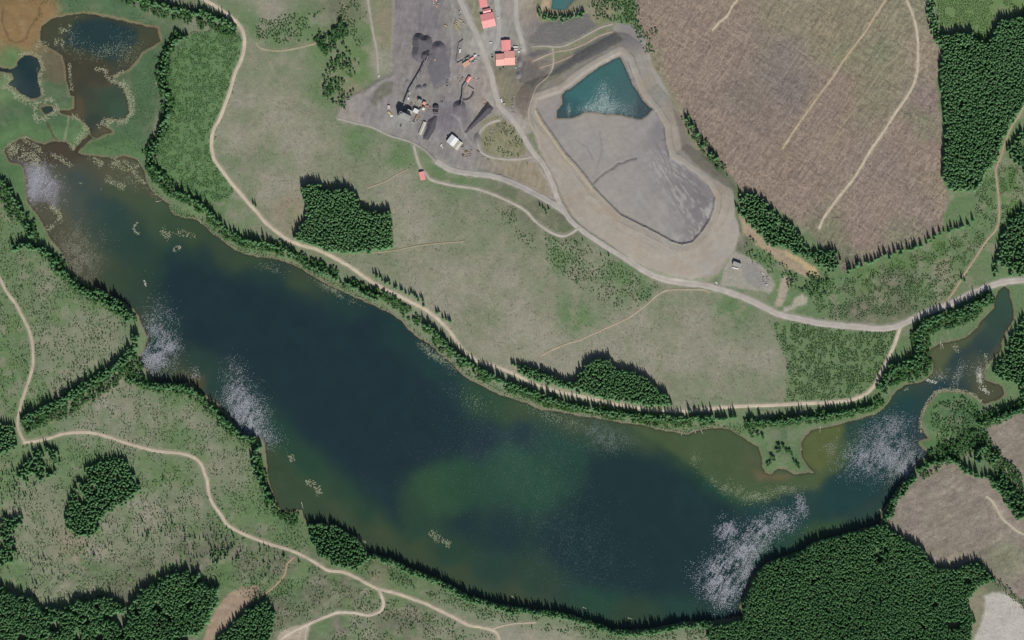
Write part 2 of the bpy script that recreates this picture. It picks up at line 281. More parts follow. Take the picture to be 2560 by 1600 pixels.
WATER = [(450,700,(35,53,59)),(500,850,(34,52,58)),(600,750,(34,52,59)),(700,800,(34,52,58)),(700,900,(34,52,58)),(800,950,(34,53,58)),(800,1050,(34,53,58)),(900,830,(34,52,58)),(950,900,(34,53,60)),(900,1100,(34,52,58)),(1000,1000,(35,53,60)),(1050,960,(37,56,62)),(1100,1050,(38,56,62)),(1000,1150,(36,56,58)),(1200,1080,(40,58,66)),(1300,1100,(42,62,68)),(1650,1200,(32,54,56)),(1550,1180,(36,58,56)),(1600,1300,(34,54,57)),(1500,1400,(36,56,60)),(1400,1350,(36,56,60)),(1700,1400,(34,54,58)),(1650,1450,(34,58,60)),(1250,1350,(36,58,60)),(1150,1300,(36,56,58)),(1800,1290,(36,58,60)),(2100,1230,(36,62,64)),(1960,1240,(36,60,60)),(2150,1200,(38,62,64)),(1500,1250,(34,58,56)),
(300,550,(50,72,66)),(340,600,(48,70,62)),(280,520,(52,74,68)),(350,750,(50,70,60)),(400,850,(44,66,62)),(430,800,(40,64,60)),(450,640,(40,64,60)),(400,680,(46,68,58)),(530,650,(38,60,60)),(700,725,(38,62,60)),(620,690,(38,60,60)),(860,785,(38,64,60)),(980,860,(36,62,60)),(1080,930,(38,64,62)),(1200,1000,(48,78,60)),(1250,1010,(56,80,58)),(1400,1110,(44,74,64)),(1450,1150,(42,72,62)),(1350,1200,(46,82,64)),(1150,1210,(46,80,60)),(1280,1165,(50,84,68)),(1100,1235,(54,84,60)),(1350,1150,(46,76,64)),(1750,1170,(50,78,54)),(1800,1220,(40,76,60)),(1740,1200,(38,70,58)),(880,1235,(46,74,58)),(930,1280,(46,72,56)),(1030,1330,(46,72,58)),(1120,1380,(46,72,58)),(1220,1420,(44,70,60)),(1320,1470,(48,72,60)),(1500,1490,(44,76,62)),(1700,1500,(42,72,62)),(1800,1500,(38,62,60)),(1950,1320,(42,72,62)),(2050,1310,(58,84,58)),(500,920,(42,68,60)),(545,960,(42,68,62)),(590,1000,(46,66,66)),(700,1070,(42,72,60)),(760,1150,(44,74,58)),(2150,1010,(42,78,70)),(2200,990,(56,82,62)),(2250,1030,(36,70,68)),(2100,1100,(38,68,64)),(2400,900,(42,64,70)),(2440,870,(42,64,70)),(2350,960,(40,66,70)),(2290,1060,(50,66,68)),
(1750,1110,(92,96,64)),(1800,1130,(88,92,62)),(1850,1180,(84,90,60)),(1880,1160,(96,94,66)),(1700,1110,(74,88,60)),(2060,1120,(102,102,62)),(2080,1160,(96,100,62)),(2050,1185,(98,100,66)),(2000,1205,(88,98,66)),(1960,1200,(98,98,70)),(1900,1225,(70,90,62)),(2110,1140,(72,90,66)),(1830,1230,(48,82,60)),(500,590,(70,82,60)),(560,625,(62,78,60)),(620,650,(70,82,60)),(740,690,(62,78,58)),(1300,1030,(76,88,64)),(1450,1060,(80,86,66)),(1600,1090,(66,84,62)),(700,1180,(78,92,62)),(720,1240,(88,92,64)),(850,1310,(82,86,64)),(950,1360,(80,84,62)),(1050,1400,(76,82,60)),(1150,1450,(78,82,62)),(1300,1500,(84,82,64)),(1600,1550,(52,72,56)),(400,520,(80,90,68)),(440,560,(70,84,64)),(300,450,(80,88,68)),(350,480,(82,88,68)),(200,660,(96,92,76)),(240,720,(88,84,66)),(290,720,(68,80,62)),(340,780,(62,76,62)),(170,610,(100,90,72)),(140,560,(104,92,74)),(110,520,(104,92,76)),(450,945,(74,80,64)),(480,965,(106,88,64)),(2370,880,(98,102,70)),(2340,890,(110,100,72)),(2420,860,(66,82,70)),(2520,740,(58,84,68)),(2490,830,(56,76,68)),(2480,940,(104,98,76)),(2450,920,(86,84,70)),(2470,990,(92,86,66)),(2400,970,(44,62,64)),(2490,800,(56,80,68)),
(120,385,(98,82,68)),(60,365,(98,82,70)),(170,370,(92,76,66)),(240,410,(98,88,70)),(300,405,(116,106,84)),(350,430,(96,92,72)),(150,430,(92,88,76)),(200,450,(66,80,76)),(240,500,(54,74,70)),(180,520,(82,86,80)),(90,450,(128,122,124)),(120,480,(116,112,112)),  # final two points hold grey glare painted into the water colour
(230,80,(38,62,66)),(280,95,(36,62,68)),(250,110,(38,62,66)),(310,85,(42,70,66)),(300,125,(44,70,72)),(200,110,(46,64,64)),(120,80,(96,90,70)),(130,60,(96,92,70)),(180,50,(86,90,68)),(350,70,(92,94,68)),(370,100,(106,98,74)),(330,135,(96,88,68)),(180,150,(100,80,66)),(230,155,(98,80,68)),(200,190,(100,82,68)),(260,175,(96,80,66)),(170,120,(82,74,66)),(260,240,(70,84,68)),(290,270,(66,88,70)),(220,260,(76,80,66)),(280,225,(66,80,66)),(230,300,(58,70,62)),(210,220,(76,74,64)),(180,260,(104,84,66)),(250,330,(108,92,72)),
(60,165,(36,60,62)),(80,200,(38,58,62)),(60,220,(48,66,70)),(90,230,(46,62,64)),(20,175,(44,52,54)),(120,275,(52,66,62)),(30,215,(104,104,100)),
(1520,180,(68,108,106)),(1440,230,(66,112,112)),(1480,240,(66,112,112)),(1550,230,(74,106,106)),(1600,280,(78,86,94)),(1500,260,(92,124,122)),(1420,270,(62,98,100)),(1400,290,(66,86,90)),(1560,270,(84,108,108)),(1400,0,(72,118,120)),(1425,5,(84,116,114))]
# shelves, holes and a painted glare patch of the water bodies: outline, colour, softness of the edge
SHALLOWS_AND_GLARE = [
 ([(1860,1262),(1950,1246),(2050,1216),(2110,1170),(2150,1100),(2160,1050),(2240,1010),(2290,1040),(2240,1150),(2200,1230),(2100,1290),(1980,1325),(1900,1340),(1850,1320)], (37,66,66), 14),
 ([(1480,1140),(1640,1130),(1700,1165),(1760,1215),(1830,1265),(1900,1300),(1850,1420),(1780,1500),(1500,1480),(1400,1400),(1430,1290)], (33,55,58), 30),
 ([(420,640),(620,700),(800,760),(950,850),(1060,960),(1180,1060),(1150,1140),(1000,1180),(1000,1320),(850,1180),(720,1060),(600,930),(450,820),(400,720)], (34,53,59), 30),
 ([(1540,1030),(1600,1078),(1660,1118),(1705,1148),(1745,1178),(1790,1212),(1835,1240),(1880,1248),(1930,1240),(1985,1222),(2040,1200),(2085,1180),(2108,1150),(2118,1110),(2112,1040),(1950,1060),(1800,1050),(1660,1040)], (76,94,64), 9),
 ([(2000,1090),(2050,1066),(2108,1056),(2098,1100),(2085,1150),(2050,1182),(2010,1150)], (94,104,62), 8),
 ([(1860,1090),(1915,1180),(1900,1195),(1870,1190),(1850,1150)], (84,94,66), 14),
 ([(1880,1180),(1990,1186),(1960,1200),(1900,1205)], (108,100,74), 8),
 ([(2330,940),(2310,890),(2325,862),(2400,842),(2452,800),(2462,812),(2425,850),(2385,880),(2350,915)], (86,94,66), 10),
 ([(2545,780),(2515,830),(2497,865),(2468,905),(2440,950),(2425,1000),(2510,1005),(2520,950),(2478,930),(2510,880),(2530,820)], (82,84,64), 10),
 ([(95,95),(100,60),(160,38),(240,35),(390,68),(402,105),(350,135),(320,180),(170,180),(150,130)], (70,73,57), 8),
 ([(192,52),(250,47),(310,60),(345,75),(338,105),(312,135),(285,155),(250,140),(200,122),(165,108),(168,78)], (36,62,66), 12),
 ([(150,135),(250,150),(290,180),(262,215),(215,215),(190,240),(165,240),(165,180)], (70,69,56), 10),
 ([(10,370),(110,352),(200,350),(215,385),(150,410),(75,402),(20,398)], (76,69,57), 8),
 ([(235,395),(330,395),(372,450),(400,500),(330,470),(260,425)], (84,86,66), 16),
 ([(80,490),(120,500),(165,570),(225,690),(300,745),(260,735),(180,680),(120,600)], (82,82,66), 16),
 ([(640,1120),(690,1110),(740,1180),(830,1270),(930,1340),(1050,1395),(1200,1460),(1330,1505),(1500,1540),(1480,1580),(1250,1530),(900,1390),(700,1290)], (60,77,58), 24),
 ([(62,414),(112,418),(132,442),(148,470),(144,520),(122,508),(100,505),(76,500),(64,465)], (122,119,120), 7),  # flat grey glare on the water, put into its colour
]
# ------------------------------------------------------------------ terrain grid
def axis(a, b, step, far):
    core = np.arange(a, b + step * .5, step)
    lo = []; v = a; s = step
    while v > -far: s *= 1.5; v -= s; lo.append(v)
    hi = []; v = core[-1]; s = step
    while v < far + b: s *= 1.5; v += s; hi.append(v)
    return np.concatenate([np.array(lo[::-1]), core, np.array(hi)])
STEP = 2.5
ax_ = axis(-50.0, 2610.0, STEP, 9000); ay_ = axis(-50.0, 1650.0, STEP, 9000)
GX, GY = np.meshgrid(ax_, ay_)
nx, ny = len(ax_), len(ay_)
X = GX.ravel(); Y = GY.ravel()
def warp(x, y, a=6.0, s=26.0, seed=3):
    return x + a * (fbm(x, y, s, seed) - .5) * 2, y + a * (fbm(x, y, s, seed + 9) - .5) * 2
XW, YW = warp(X, Y, 3.0, 14.0, 3)
XB, YB = warp(X, Y, 16.0, 60.0, 23)
def idw(x, y, pts, p=3.2, eps=120.0):
    num = np.zeros((x.size, 3)); den = np.zeros(x.size)
    for px, py, c in pts:
        c = CT[c] if isinstance(c, str) else c
        w = 1.0 / ((x - px) ** 2 + (y - py) ** 2 + eps) ** (p / 2)
        num += w[:, None] * lin(c)[None, :]; den += w
    return num / den[:, None]

def blend(col, m, c): return col * (1 - m[:, None]) + c * m[:, None]
sd_lake = sdist(XW, YW, LAKE, 80)
sd_w = sd_lake.copy()
for P in (POND1, POND3, POND4): sd_w = np.maximum(sd_w, sdist(XW, YW, P, 80))
sd_p5 = sdist(XW, YW, POND5, 80)
sd_tp = sdist(XW, YW, TPOND, 80)
sd_basin = sdist(X + 0.35 * (XW - X), Y + 0.35 * (YW - Y), BASIN, 200)
sd_dam = sdist(X + 0.5 * (XW - X), Y + 0.5 * (YW - Y), DAM, 120)
sd_yard = sdist(XW, YW, YARD, 60)
XC = X + 1.6 * (XW - X); YC = Y + 1.6 * (YW - Y)
sd_cc = np.maximum(sdist(XC, YC, CLEARCUT, 40), -40)
sd_se = sdist(XC, YC, CLEAR_SE, 40); sd_e = sdist(XC, YC, CLEAR_E, 40)
sd_q = sdist(XC, YC, QUARRY, 40)
sd_m = np.maximum(sdist(XC, YC, MARSH, 60), sdist(XC, YC, MARSH_E, 60))

# colour of the land cover
near = idw(XB, YB, LAND)
lush = sst(900, 600, X - .0 * Y) * sst(250, 420, Y) * .9; lush = np.maximum(lush, sst(1150, 1250, Y + .35 * (X - 640) * (X > 640) * -1 + 0 * X) * sst(1300, 1000, X)); lush = np.maximum(lush, .35)
tame = np.where(sdist(XC, YC, MARSH, 20) > -5, .25, 1.0); lush = lush * tame
near = blend(near, sst(.50, .66, fbm(X, Y, 34, 201, 4)) * .55 * lush, lin((94,124,74)))
near = blend(near, sst(.52, .70, fbm(X, Y, 26, 205, 4)) * .42 * tame, lin((156,147,132)))
near = blend(near, sst(.55, .70, fbm(X, Y, 48, 209, 4)) * .18 * lush, lin((112,112,94)))
col = near
for P, c, e in ((PLANT_W, (84,126,72), 6), (PLANT_E, (98,126,82), 6), (PLANT_NE, (104,136,78), 5)):
    s = sdist(XC, YC, P, 40)
    col = blend(col, sst(-e, e, s) * .85, lin(c))
cc = idw(XB, YB, LANDC)
col = blend(col, sst(-3, 3, sd_cc), cc)
cse = lin((150,136,128)) * (1 - sst(0, 1, fbm(X, Y, 90, 41))[:, None]) + lin((138,130,112)) * sst(0, 1, fbm(X, Y, 90, 41))[:, None]
gse = sst(90, 10, np.hypot(X - 2520, Y - 1400))
cse = blend(cse, gse * .7, lin((124,132,100)))
col = blend(col, sst(-3, 3, np.maximum(sd_se, sd_e)), cse)
col = blend(col, sst(-4, 4, sd_q), lin((186,181,172)))
# dry slope and gully by the dam
for P, c in (([(1846,535),(1875,560),(1900,590),(1935,618),(1975,628),(2020,660),(2052,690),(2048,706),(2010,690),(1970,672),(1930,640),(1890,612),(1858,580)], (172,152,130)),
             ([(1962,630),(1990,640),(2040,670),(2046,690),(2030,690),(2005,660),(1968,642)], (198,176,134)),
             ([(490,1660),(520,1565),(545,1520),(570,1486),(600,1470),(648,1462),(640,1490),(600,1530),(560,1567),(530,1600),(510,1660)], (166,142,124)),
             ([(680,1640),(700,1580),(740,1564),(775,1560),(768,1600),(760,1640)], (182,168,152)),
             ([(1810,670),(1838,628),(1870,640),(1905,665),(1925,690),(1940,715),(1925,735),(1890,725),(1850,722),(1800,712)], (164,158,148)),
             ([(1860,655),(1890,655),(1910,690),(1930,705),(1900,720),(1868,708),(1855,690)], (150,147,143)),
             ([(1955,690),(1975,690),(1985,700),(1975,715),(1965,740),(1955,765),(1935,768),(1945,740),(1950,712)], (178,165,148)),
             ([(1985,745),(2005,735),(2020,745),(2015,760),(1995,765),(1975,775),(1955,785),(1960,770),(1980,762)], (180,172,156)),
             ([(1370,-40),(1382,-40),(1380,25),(1365,40),(1340,45)], (186,166,138)),
             ([(1190,96),(1206,96),(1226,120),(1212,126),(1200,118)], (132,128,108))):
    col = blend(col, sst(-3, 3, sdist(XW, YW, P, 20)), lin(c))
col = blend(col, sst(75, 12, -np.maximum(sd_lake, -80)) * sst(-2, -8, sd_lake) * .6 * (np.maximum(np.maximum(sd_se, sd_e), sd_cc) < 0), lin((92,124,80)))
# mine yard
yc = idw(XB, YB, [(1020,40,(138,131,132)),(1080,60,(130,125,128)),(1000,150,(144,138,134)),(1150,80,(150,147,138)),(1220,60,(164,163,158)),(1240,110,(168,165,158)),(1170,120,(168,165,156)),(1100,150,(128,122,124)),(1140,110,(134,130,130)),(960,230,(146,140,138)),(900,270,(152,146,142)),(870,290,(156,148,140)),(940,300,(146,142,140)),(1030,240,(140,136,134)),(1040,262,(158,154,142)),(1000,310,(152,150,145)),(1080,300,(134,129,132)),(1120,300,(128,123,128)),(1150,290,(130,126,130)),(1060,350,(148,143,140)),(1110,385,(140,136,132)),(1150,400,(148,143,140)),(1200,260,(160,153,144)),(1190,210,(160,150,142)),(1150,180,(156,148,144)),(1230,240,(166,160,152)),(1270,230,(130,126,108)),(1285,190,(126,122,106)),(1260,190,(130,126,112)),(1250,330,(134,130,106)),(1225,350,(140,134,114)),(1275,360,(134,130,108)),(1290,310,(160,154,146)),(1270,300,(166,161,152)),(1180,350,(146,142,140)),(1310,150,(136,128,120)),(1330,170,(122,114,106)),(1350,110,(128,122,122)),(1310,250,(138,128,116)),(1330,400,(160,153,146)),(1350,450,(166,160,150)),(1250,420,(152,143,128)),(1310,460,(150,141,126)),(1340,500,(160,155,145)),(1380,80,(122,118,120)),(1310,20,(160,150,136)),(1270,20,(156,150,142)),(1200,440,(152,146,138)),(1300,120,(152,148,142))], 3.4)
col = blend(col, sst(-4, 4, sd_yard), yc * (.93 + .12 * (fbm(X, Y, 22, 86, 4) - .5))[:, None])
for P, c in (([(1322,106),(1351,61),(1449,40),(1468,34),(1489,66),(1449,93),(1404,112),(1345,114)], (120,115,118)),
             ([(1372,190),(1383,162),(1428,145),(1439,124),(1480,106),(1526,80),(1548,90),(1554,100),(1500,132),(1440,160),(1396,184)], (112,108,112)),
             ([(1320,138),(1345,126),(1375,124),(1370,136),(1335,142)], (112,108,112)),
             ([(1300,150),(1340,165),(1360,185),(1330,212),(1300,205),(1290,180)], (118,110,104)),
             ([(1384,170),(1400,160),(1431,139),(1425,132),(1390,146)], (134,126,108)),
             ([(1205,300),(1245,288),(1290,318),(1322,376),(1300,398),(1250,404),(1212,390),(1198,345)], (136,133,108)),
             ([(1238,176),(1262,185),(1275,220),(1280,268),(1255,262),(1246,220)], (132,128,108)),
             ([(1282,395),(1340,405),(1385,490),(1360,495),(1320,462),(1285,450),(1255,425)], (148,138,120)),
             ([(1230,0),(1243,0),(1250,60),(1240,75),(1232,40)], (146,143,126)),
             ([(1165,0),(1195,0),(1205,40),(1212,78),(1196,90),(1184,50)], (134,132,112)),
             ([(948,205),(985,205),(975,235),(940,262),(925,255)], (118,116,104))):
    col = blend(col, sst(-3, 3, sdist(XW, YW, P, 20)), lin(c))
for ln, w, c, a_ in (([(8,20),(6,50),(12,72),(24,100),(38,106),(60,102)], 1.6, (96,80,62), .6), ([(100,20),(98,40),(86,54),(74,72),(66,98)], 1.6, (96,80,62), .6), ([(118,310),(126,325),(138,345),(145,352)], 2.2, (84,72,58), .7), ([(173,282),(172,300),(168,320),(160,350)], 2, (150,150,122), .5),
                     ([(106,60),(130,42),(165,37),(209,30),(238,34),(291,44),(344,57),(385,68),(402,90),(398,108),(372,122),(356,135),(343,158),(322,178)], 2.2, (140,128,100), .6), ([(375,72),(385,66),(397,74),(394,92),(378,96),(368,86)], 7, (118,100,80), .7)):
    col = blend(col, sst(w + 1.5, w * .4, ldist(XW, YW, ln, 30)) * a_, lin(c))
for ln, w, c in (([(984,0),(981,80),(979,180)], 2.0, (160,155,148)), ([(1052,0),(1050,60),(1048,80)], 1.5, (112,108,112)), ([(1125,0),(1140,30),(1150,80)], 2.5, (158,154,144)), ([(1123,230),(1127,180),(1131,120),(1128,60)], 2.2, (152,148,146)),
                 ([(880,262),(905,248),(930,225),(960,200),(985,192)], 4, (156,151,146)), ([(945,250),(950,280),(940,300),(965,325),(1010,345)], 4, (152,148,143)), ([(1130,285),(1150,300),(1155,325),(1170,350),(1192,372)], 2.5, (160,157,154)), ([(905,290),(930,260),(950,235),(975,215)], 3, (128,124,120))):
    col = blend(col, sst(w + 2, w * .3, ldist(XW, YW, ln, 30)) * .6, lin(c))
# dam with banded lifts of fill
band = vnoise(sd_dam * 1.0, 0 * X, 7.0, 60) * .6 + vnoise(sd_dam * 1.0, fbm(X, Y, 90, 2) * 40, 16.0, 61) * .4
dc = lin((157,151,141))[None, :] * (0.94 + 0.12 * band[:, None]) * (np.array([1.0, 1.0, 1.0])[None, :] + (fbm(X, Y, 110, 62) - .5)[:, None] * np.array([.16, .02, -.14])[None, :])
dc = blend(dc, sst(6, 1, np.abs(sd_basin)) * .7, lin((172,164,150)))
tbb = -sd_basin
dc = blend(dc, sst(2.6, .8, np.abs(tbb - 15 - 2 * (fbm(X, Y, 30, 88) - .5))) * .5 * sst(.35, .5, fbm(X, Y, 70, 89)), lin((118,112,104)))
dc = blend(dc, sst(2.0, .6, np.abs(tbb - 34 - 5 * (fbm(X, Y, 50, 91) - .5))) * .35, lin((134,126,114)))
dc = blend(dc, sst(.55, .7, fbm(X * .6 + Y * .3, Y * .6 - X * .3, 9, 93, 3)) * .3, lin((176,168,156)))
dc = blend(dc, sst(.52, .68, fbm(X, Y, 45, 98, 3)) * .35, lin((160,144,124)))
dark_cap = sst(60, 20, np.hypot(X - 1580, Y - 84))
dc = blend(dc, dark_cap * .8, lin((134,129,130)))
col = blend(col, sst(-3, 3, sd_dam), dc)
for P, c in (([(1322,106),(1351,61),(1449,40),(1468,34),(1489,66),(1449,93),(1404,112),(1345,114)], (114,110,113)),
             ([(1372,192),(1383,162),(1428,145),(1439,124),(1480,106),(1526,80),(1548,88),(1556,102),(1500,133),(1440,162),(1394,187)], (100,97,101)),
             ([(1318,138),(1345,126),(1375,124),(1370,136),(1335,142)], (104,100,104)),
             ([(1300,152),(1340,165),(1362,185),(1332,214),(1300,207),(1286,180)], (112,106,102)),
             ([(1384,172),(1400,160),(1431,139),(1425,132),(1390,146)], (124,116,102)),
             ([(1286,215),(1325,215),(1330,262),(1312,300),(1292,270)], (128,118,108)),
             ([(1680,262),(1705,300),(1722,345),(1745,378),(1790,425),(1830,455),(1828,470),(1780,445),(1735,408),(1706,375),(1695,330)], (126,119,110))):
    col = blend(col, sst(-2, 3, sdist(XW, YW, P, 20)) * .92, lin(c))
for P, c in (([(1338,236),(1348,262),(1380,290),(1392,270),(1402,240),(1380,232)], (138,132,128)),):
    pass
tcol = idw(XB, YB, [(1380,270,(150,144,142)),(1350,260,(150,142,138)),(1400,320,(150,146,144)),(1460,300,(158,151,146)),(1530,310,(156,149,143)),(1590,330,(152,146,144)),(1640,330,(124,119,124)),(1615,310,(150,146,146)),(1655,370,(126,121,126)),(1500,360,(152,147,146)),(1550,370,(158,152,146)),(1430,370,(152,147,144)),(1480,430,(154,148,145)),(1560,430,(155,149,146)),(1600,400,(146,141,141)),(1650,430,(140,135,136)),(1720,450,(118,114,120)),(1745,490,(112,108,114)),(1735,530,(114,110,116)),(1700,470,(120,116,121)),(1690,510,(134,129,133)),(1720,570,(128,124,128)),(1660,520,(156,150,146)),(1600,500,(154,149,147)),(1650,570,(158,152,149)),(1580,540,(157,150,146)),(1530,490,(158,152,147)),(1690,590,(150,146,146)),(1760,470,(124,119,124))])
fl = fbm(X * .5 + Y * .9, X * .25 - Y * .12, 9.0, 70, 4)
tcol = tcol * (0.90 + 0.2 * fl[:, None]) * np.array([1.0, 1.005, .965])[None, :]
tcol = tcol * .78 + lin((150,145,141)) * .22
ang = np.arctan2(Y - 330, X - 1610); rad = np.hypot(X - 1610, Y - 330)
st = fbm(ang * 260, rad * .45, 7.0, 77, 3)
fan = sst(60, 15, np.abs((X - 1610) * .86 - (Y - 330) * .5 - 6 + 10 * (fbm(X, Y, 40, 79) - .5))) * sst(30, 90, rad) * sst(.44, .66, st)
tcol = blend(tcol, fan * .45, lin((182,177,174)))
rim = sst(34, 6, sd_basin) * sst(1660, 1700, X) * sst(470, 540, Y) * sst(.42, .6, st); tcol = blend(tcol, rim * .7, lin((176,171,167)))
GULLY = [(1486,457),(1497,443),(1516,430),(1532,420),(1546,410),(1558,408),(1572,401),(1590,396)]
tcol = blend(tcol, sst(3.2, .6, ldist(XW, YW, GULLY, 20)) * .75, lin((104,99,98)))
for ln in ([(1500,330),(1505,380),(1490,420)], [(1440,350),(1470,372),(1480,400)], [(1640,360),(1662,400),(1672,440),(1680,470)], [(1655,350),(1670,395),(1684,440)]):
    tcol = blend(tcol, sst(3, .5, ldist(XW, YW, ln, 20)) * .4, lin((120,115,116)))
col = blend(col, sst(-1.5, 1.5, sd_basin), tcol)
# soft verges of gravel dust beside the roads are added with the roads below
shore = np.maximum(np.maximum(sd_w, sd_tp), sd_p5)
col = blend(col, sst(-7, -1, shore) * .55, lin((120,112,88)))
col = blend(col, sst(-1, 4, shore), lin((74,68,52)))
col = blend(col, sst(-5, -3, shore) * sst(-1, -2, shore) * .5 * (sd_m > 0), lin((132,124,98)))

# height
d_in = -np.maximum(sd_w, sd_p5)                       # metres inland
calm = sst(3, 45, d_in)
Z = 0.6 + 2.6 * sst(0, 40, d_in)
rough_sw = sst(1350, 1430, Y + 0.02 * X + 30 * (fbm(X, Y, 120, 5) - .5)) * sst(1050, 900, X)
Z = Z + calm * (7.0 * (fbm(X, Y, 420, 31, 2) - .5) + 2.6 * (fbm(X, Y, 90, 33, 3) - .5) + 0.9 * (fbm(X, Y, 18, 35, 2) - .5))
Z = Z + calm * rough_sw * (13 * (fbm(X, Y, 75, 44, 4) - .42) + 3.5 * np.abs(fbm(X, Y, 26, 48, 3) - .5))
inm = sst(-3, 3, sd_cc)
sx_ = X * math.cos(R(57)) - Y * math.sin(R(57)); sy_ = X * math.sin(R(57)) + Y * math.cos(R(57))
Z = Z + inm * (2.0 * (fbm(sx_, sy_ * 0.12, 7.0, 50, 3) - .5) + 0.9 * (vnoise(X, Y, 4.5, 54) - .5))
Z = Z + sst(-3, 3, np.maximum(sd_se, sd_e)) * 1.2 * (fbm(X, Y, 12, 57, 3) - .5)
Z = Z + calm * (1 - inm) * 0.55 * (vnoise(X, Y, 5.0, 58) - .5)
flat = 3.2 + 0.5 * (fbm(X, Y, 60, 80) - .5)
my = sst(-4, 6, np.maximum(sd_yard, -60)); Z = Z * (1 - my) + flat * my
water_drop = sst(0.0, 14.0, -d_in)
Z = np.where(d_in < 0, 0.45 - 3.4 * sst(0, 12, -d_in) - 0.45 * sst(0, 1.5, -d_in), Z)
Z = np.where((d_in >= 0) & (d_in < 4), np.minimum(Z, 0.45 + 0.25 * d_in), Z)
hd_unused = 0 * sst(0, 44, sd_dam + 5 * (fbm(X, Y, 60, 83) - .5)) + 0.5 * np.sin(sd_dam * .45) * sst(0, 8, sd_dam) * sst(40, 30, sd_dam)
tb = -sd_basin
wd = 38 + 42 * sst(430, 560, Y) * sst(1300, 1420, X) + 6 * (fbm(X, Y, 60, 83) - .5)
hd = 13.0 * np.clip(1 - (tb - 13) / wd, 0, 1) * sst(0, .15, np.clip(1 - (tb - 13) / wd, 0, 1)) + 0.25 * (vnoise(tb, 0 * X, 6.0, 84) - .5) * sst(14, 20, tb) * sst(80, 50, tb)
hb = np.where(sd_basin > 0, 13.0 - np.minimum(sd_basin * 1.3, 5.0), hd)
md = sst(-8, 2, sd_dam); Z = Z * (1 - md) + (3.2 + 0.25 * (vnoise(X, Y, 6, 81) - .5)) * md + hb
Z = np.where((sd_tp > -3) & (sd_basin > -6), np.minimum(Z, 3.2 + 8.0 - 0.9 * np.clip(sd_tp + 0.6, 0, 3)), Z)
Z = Z - 1.5 * sst(3.5, .5, ldist(XW, YW, GULLY, 20))
Z3 = Z.reshape(ny, nx)
def hz(px, py):
    px = np.atleast_1d(np.asarray(px, float)); py = np.atleast_1d(np.asarray(py, float))
    i = np.clip(np.searchsorted(ax_, px) - 1, 0, nx - 2); j = np.clip(np.searchsorted(ay_, py) - 1, 0, ny - 2)
    fx = (px - ax_[i]) / (ax_[i + 1] - ax_[i]); fy = (py - ay_[j]) / (ay_[j + 1] - ay_[j])
    fx = np.clip(fx, 0, 1); fy = np.clip(fy, 0, 1)
    return (Z3[j, i] * (1 - fx) + Z3[j, i + 1] * fx) * (1 - fy) + (Z3[j + 1, i] * (1 - fx) + Z3[j + 1, i + 1] * fx) * fy
def h1(px, py): return float(hz(px, py)[0])

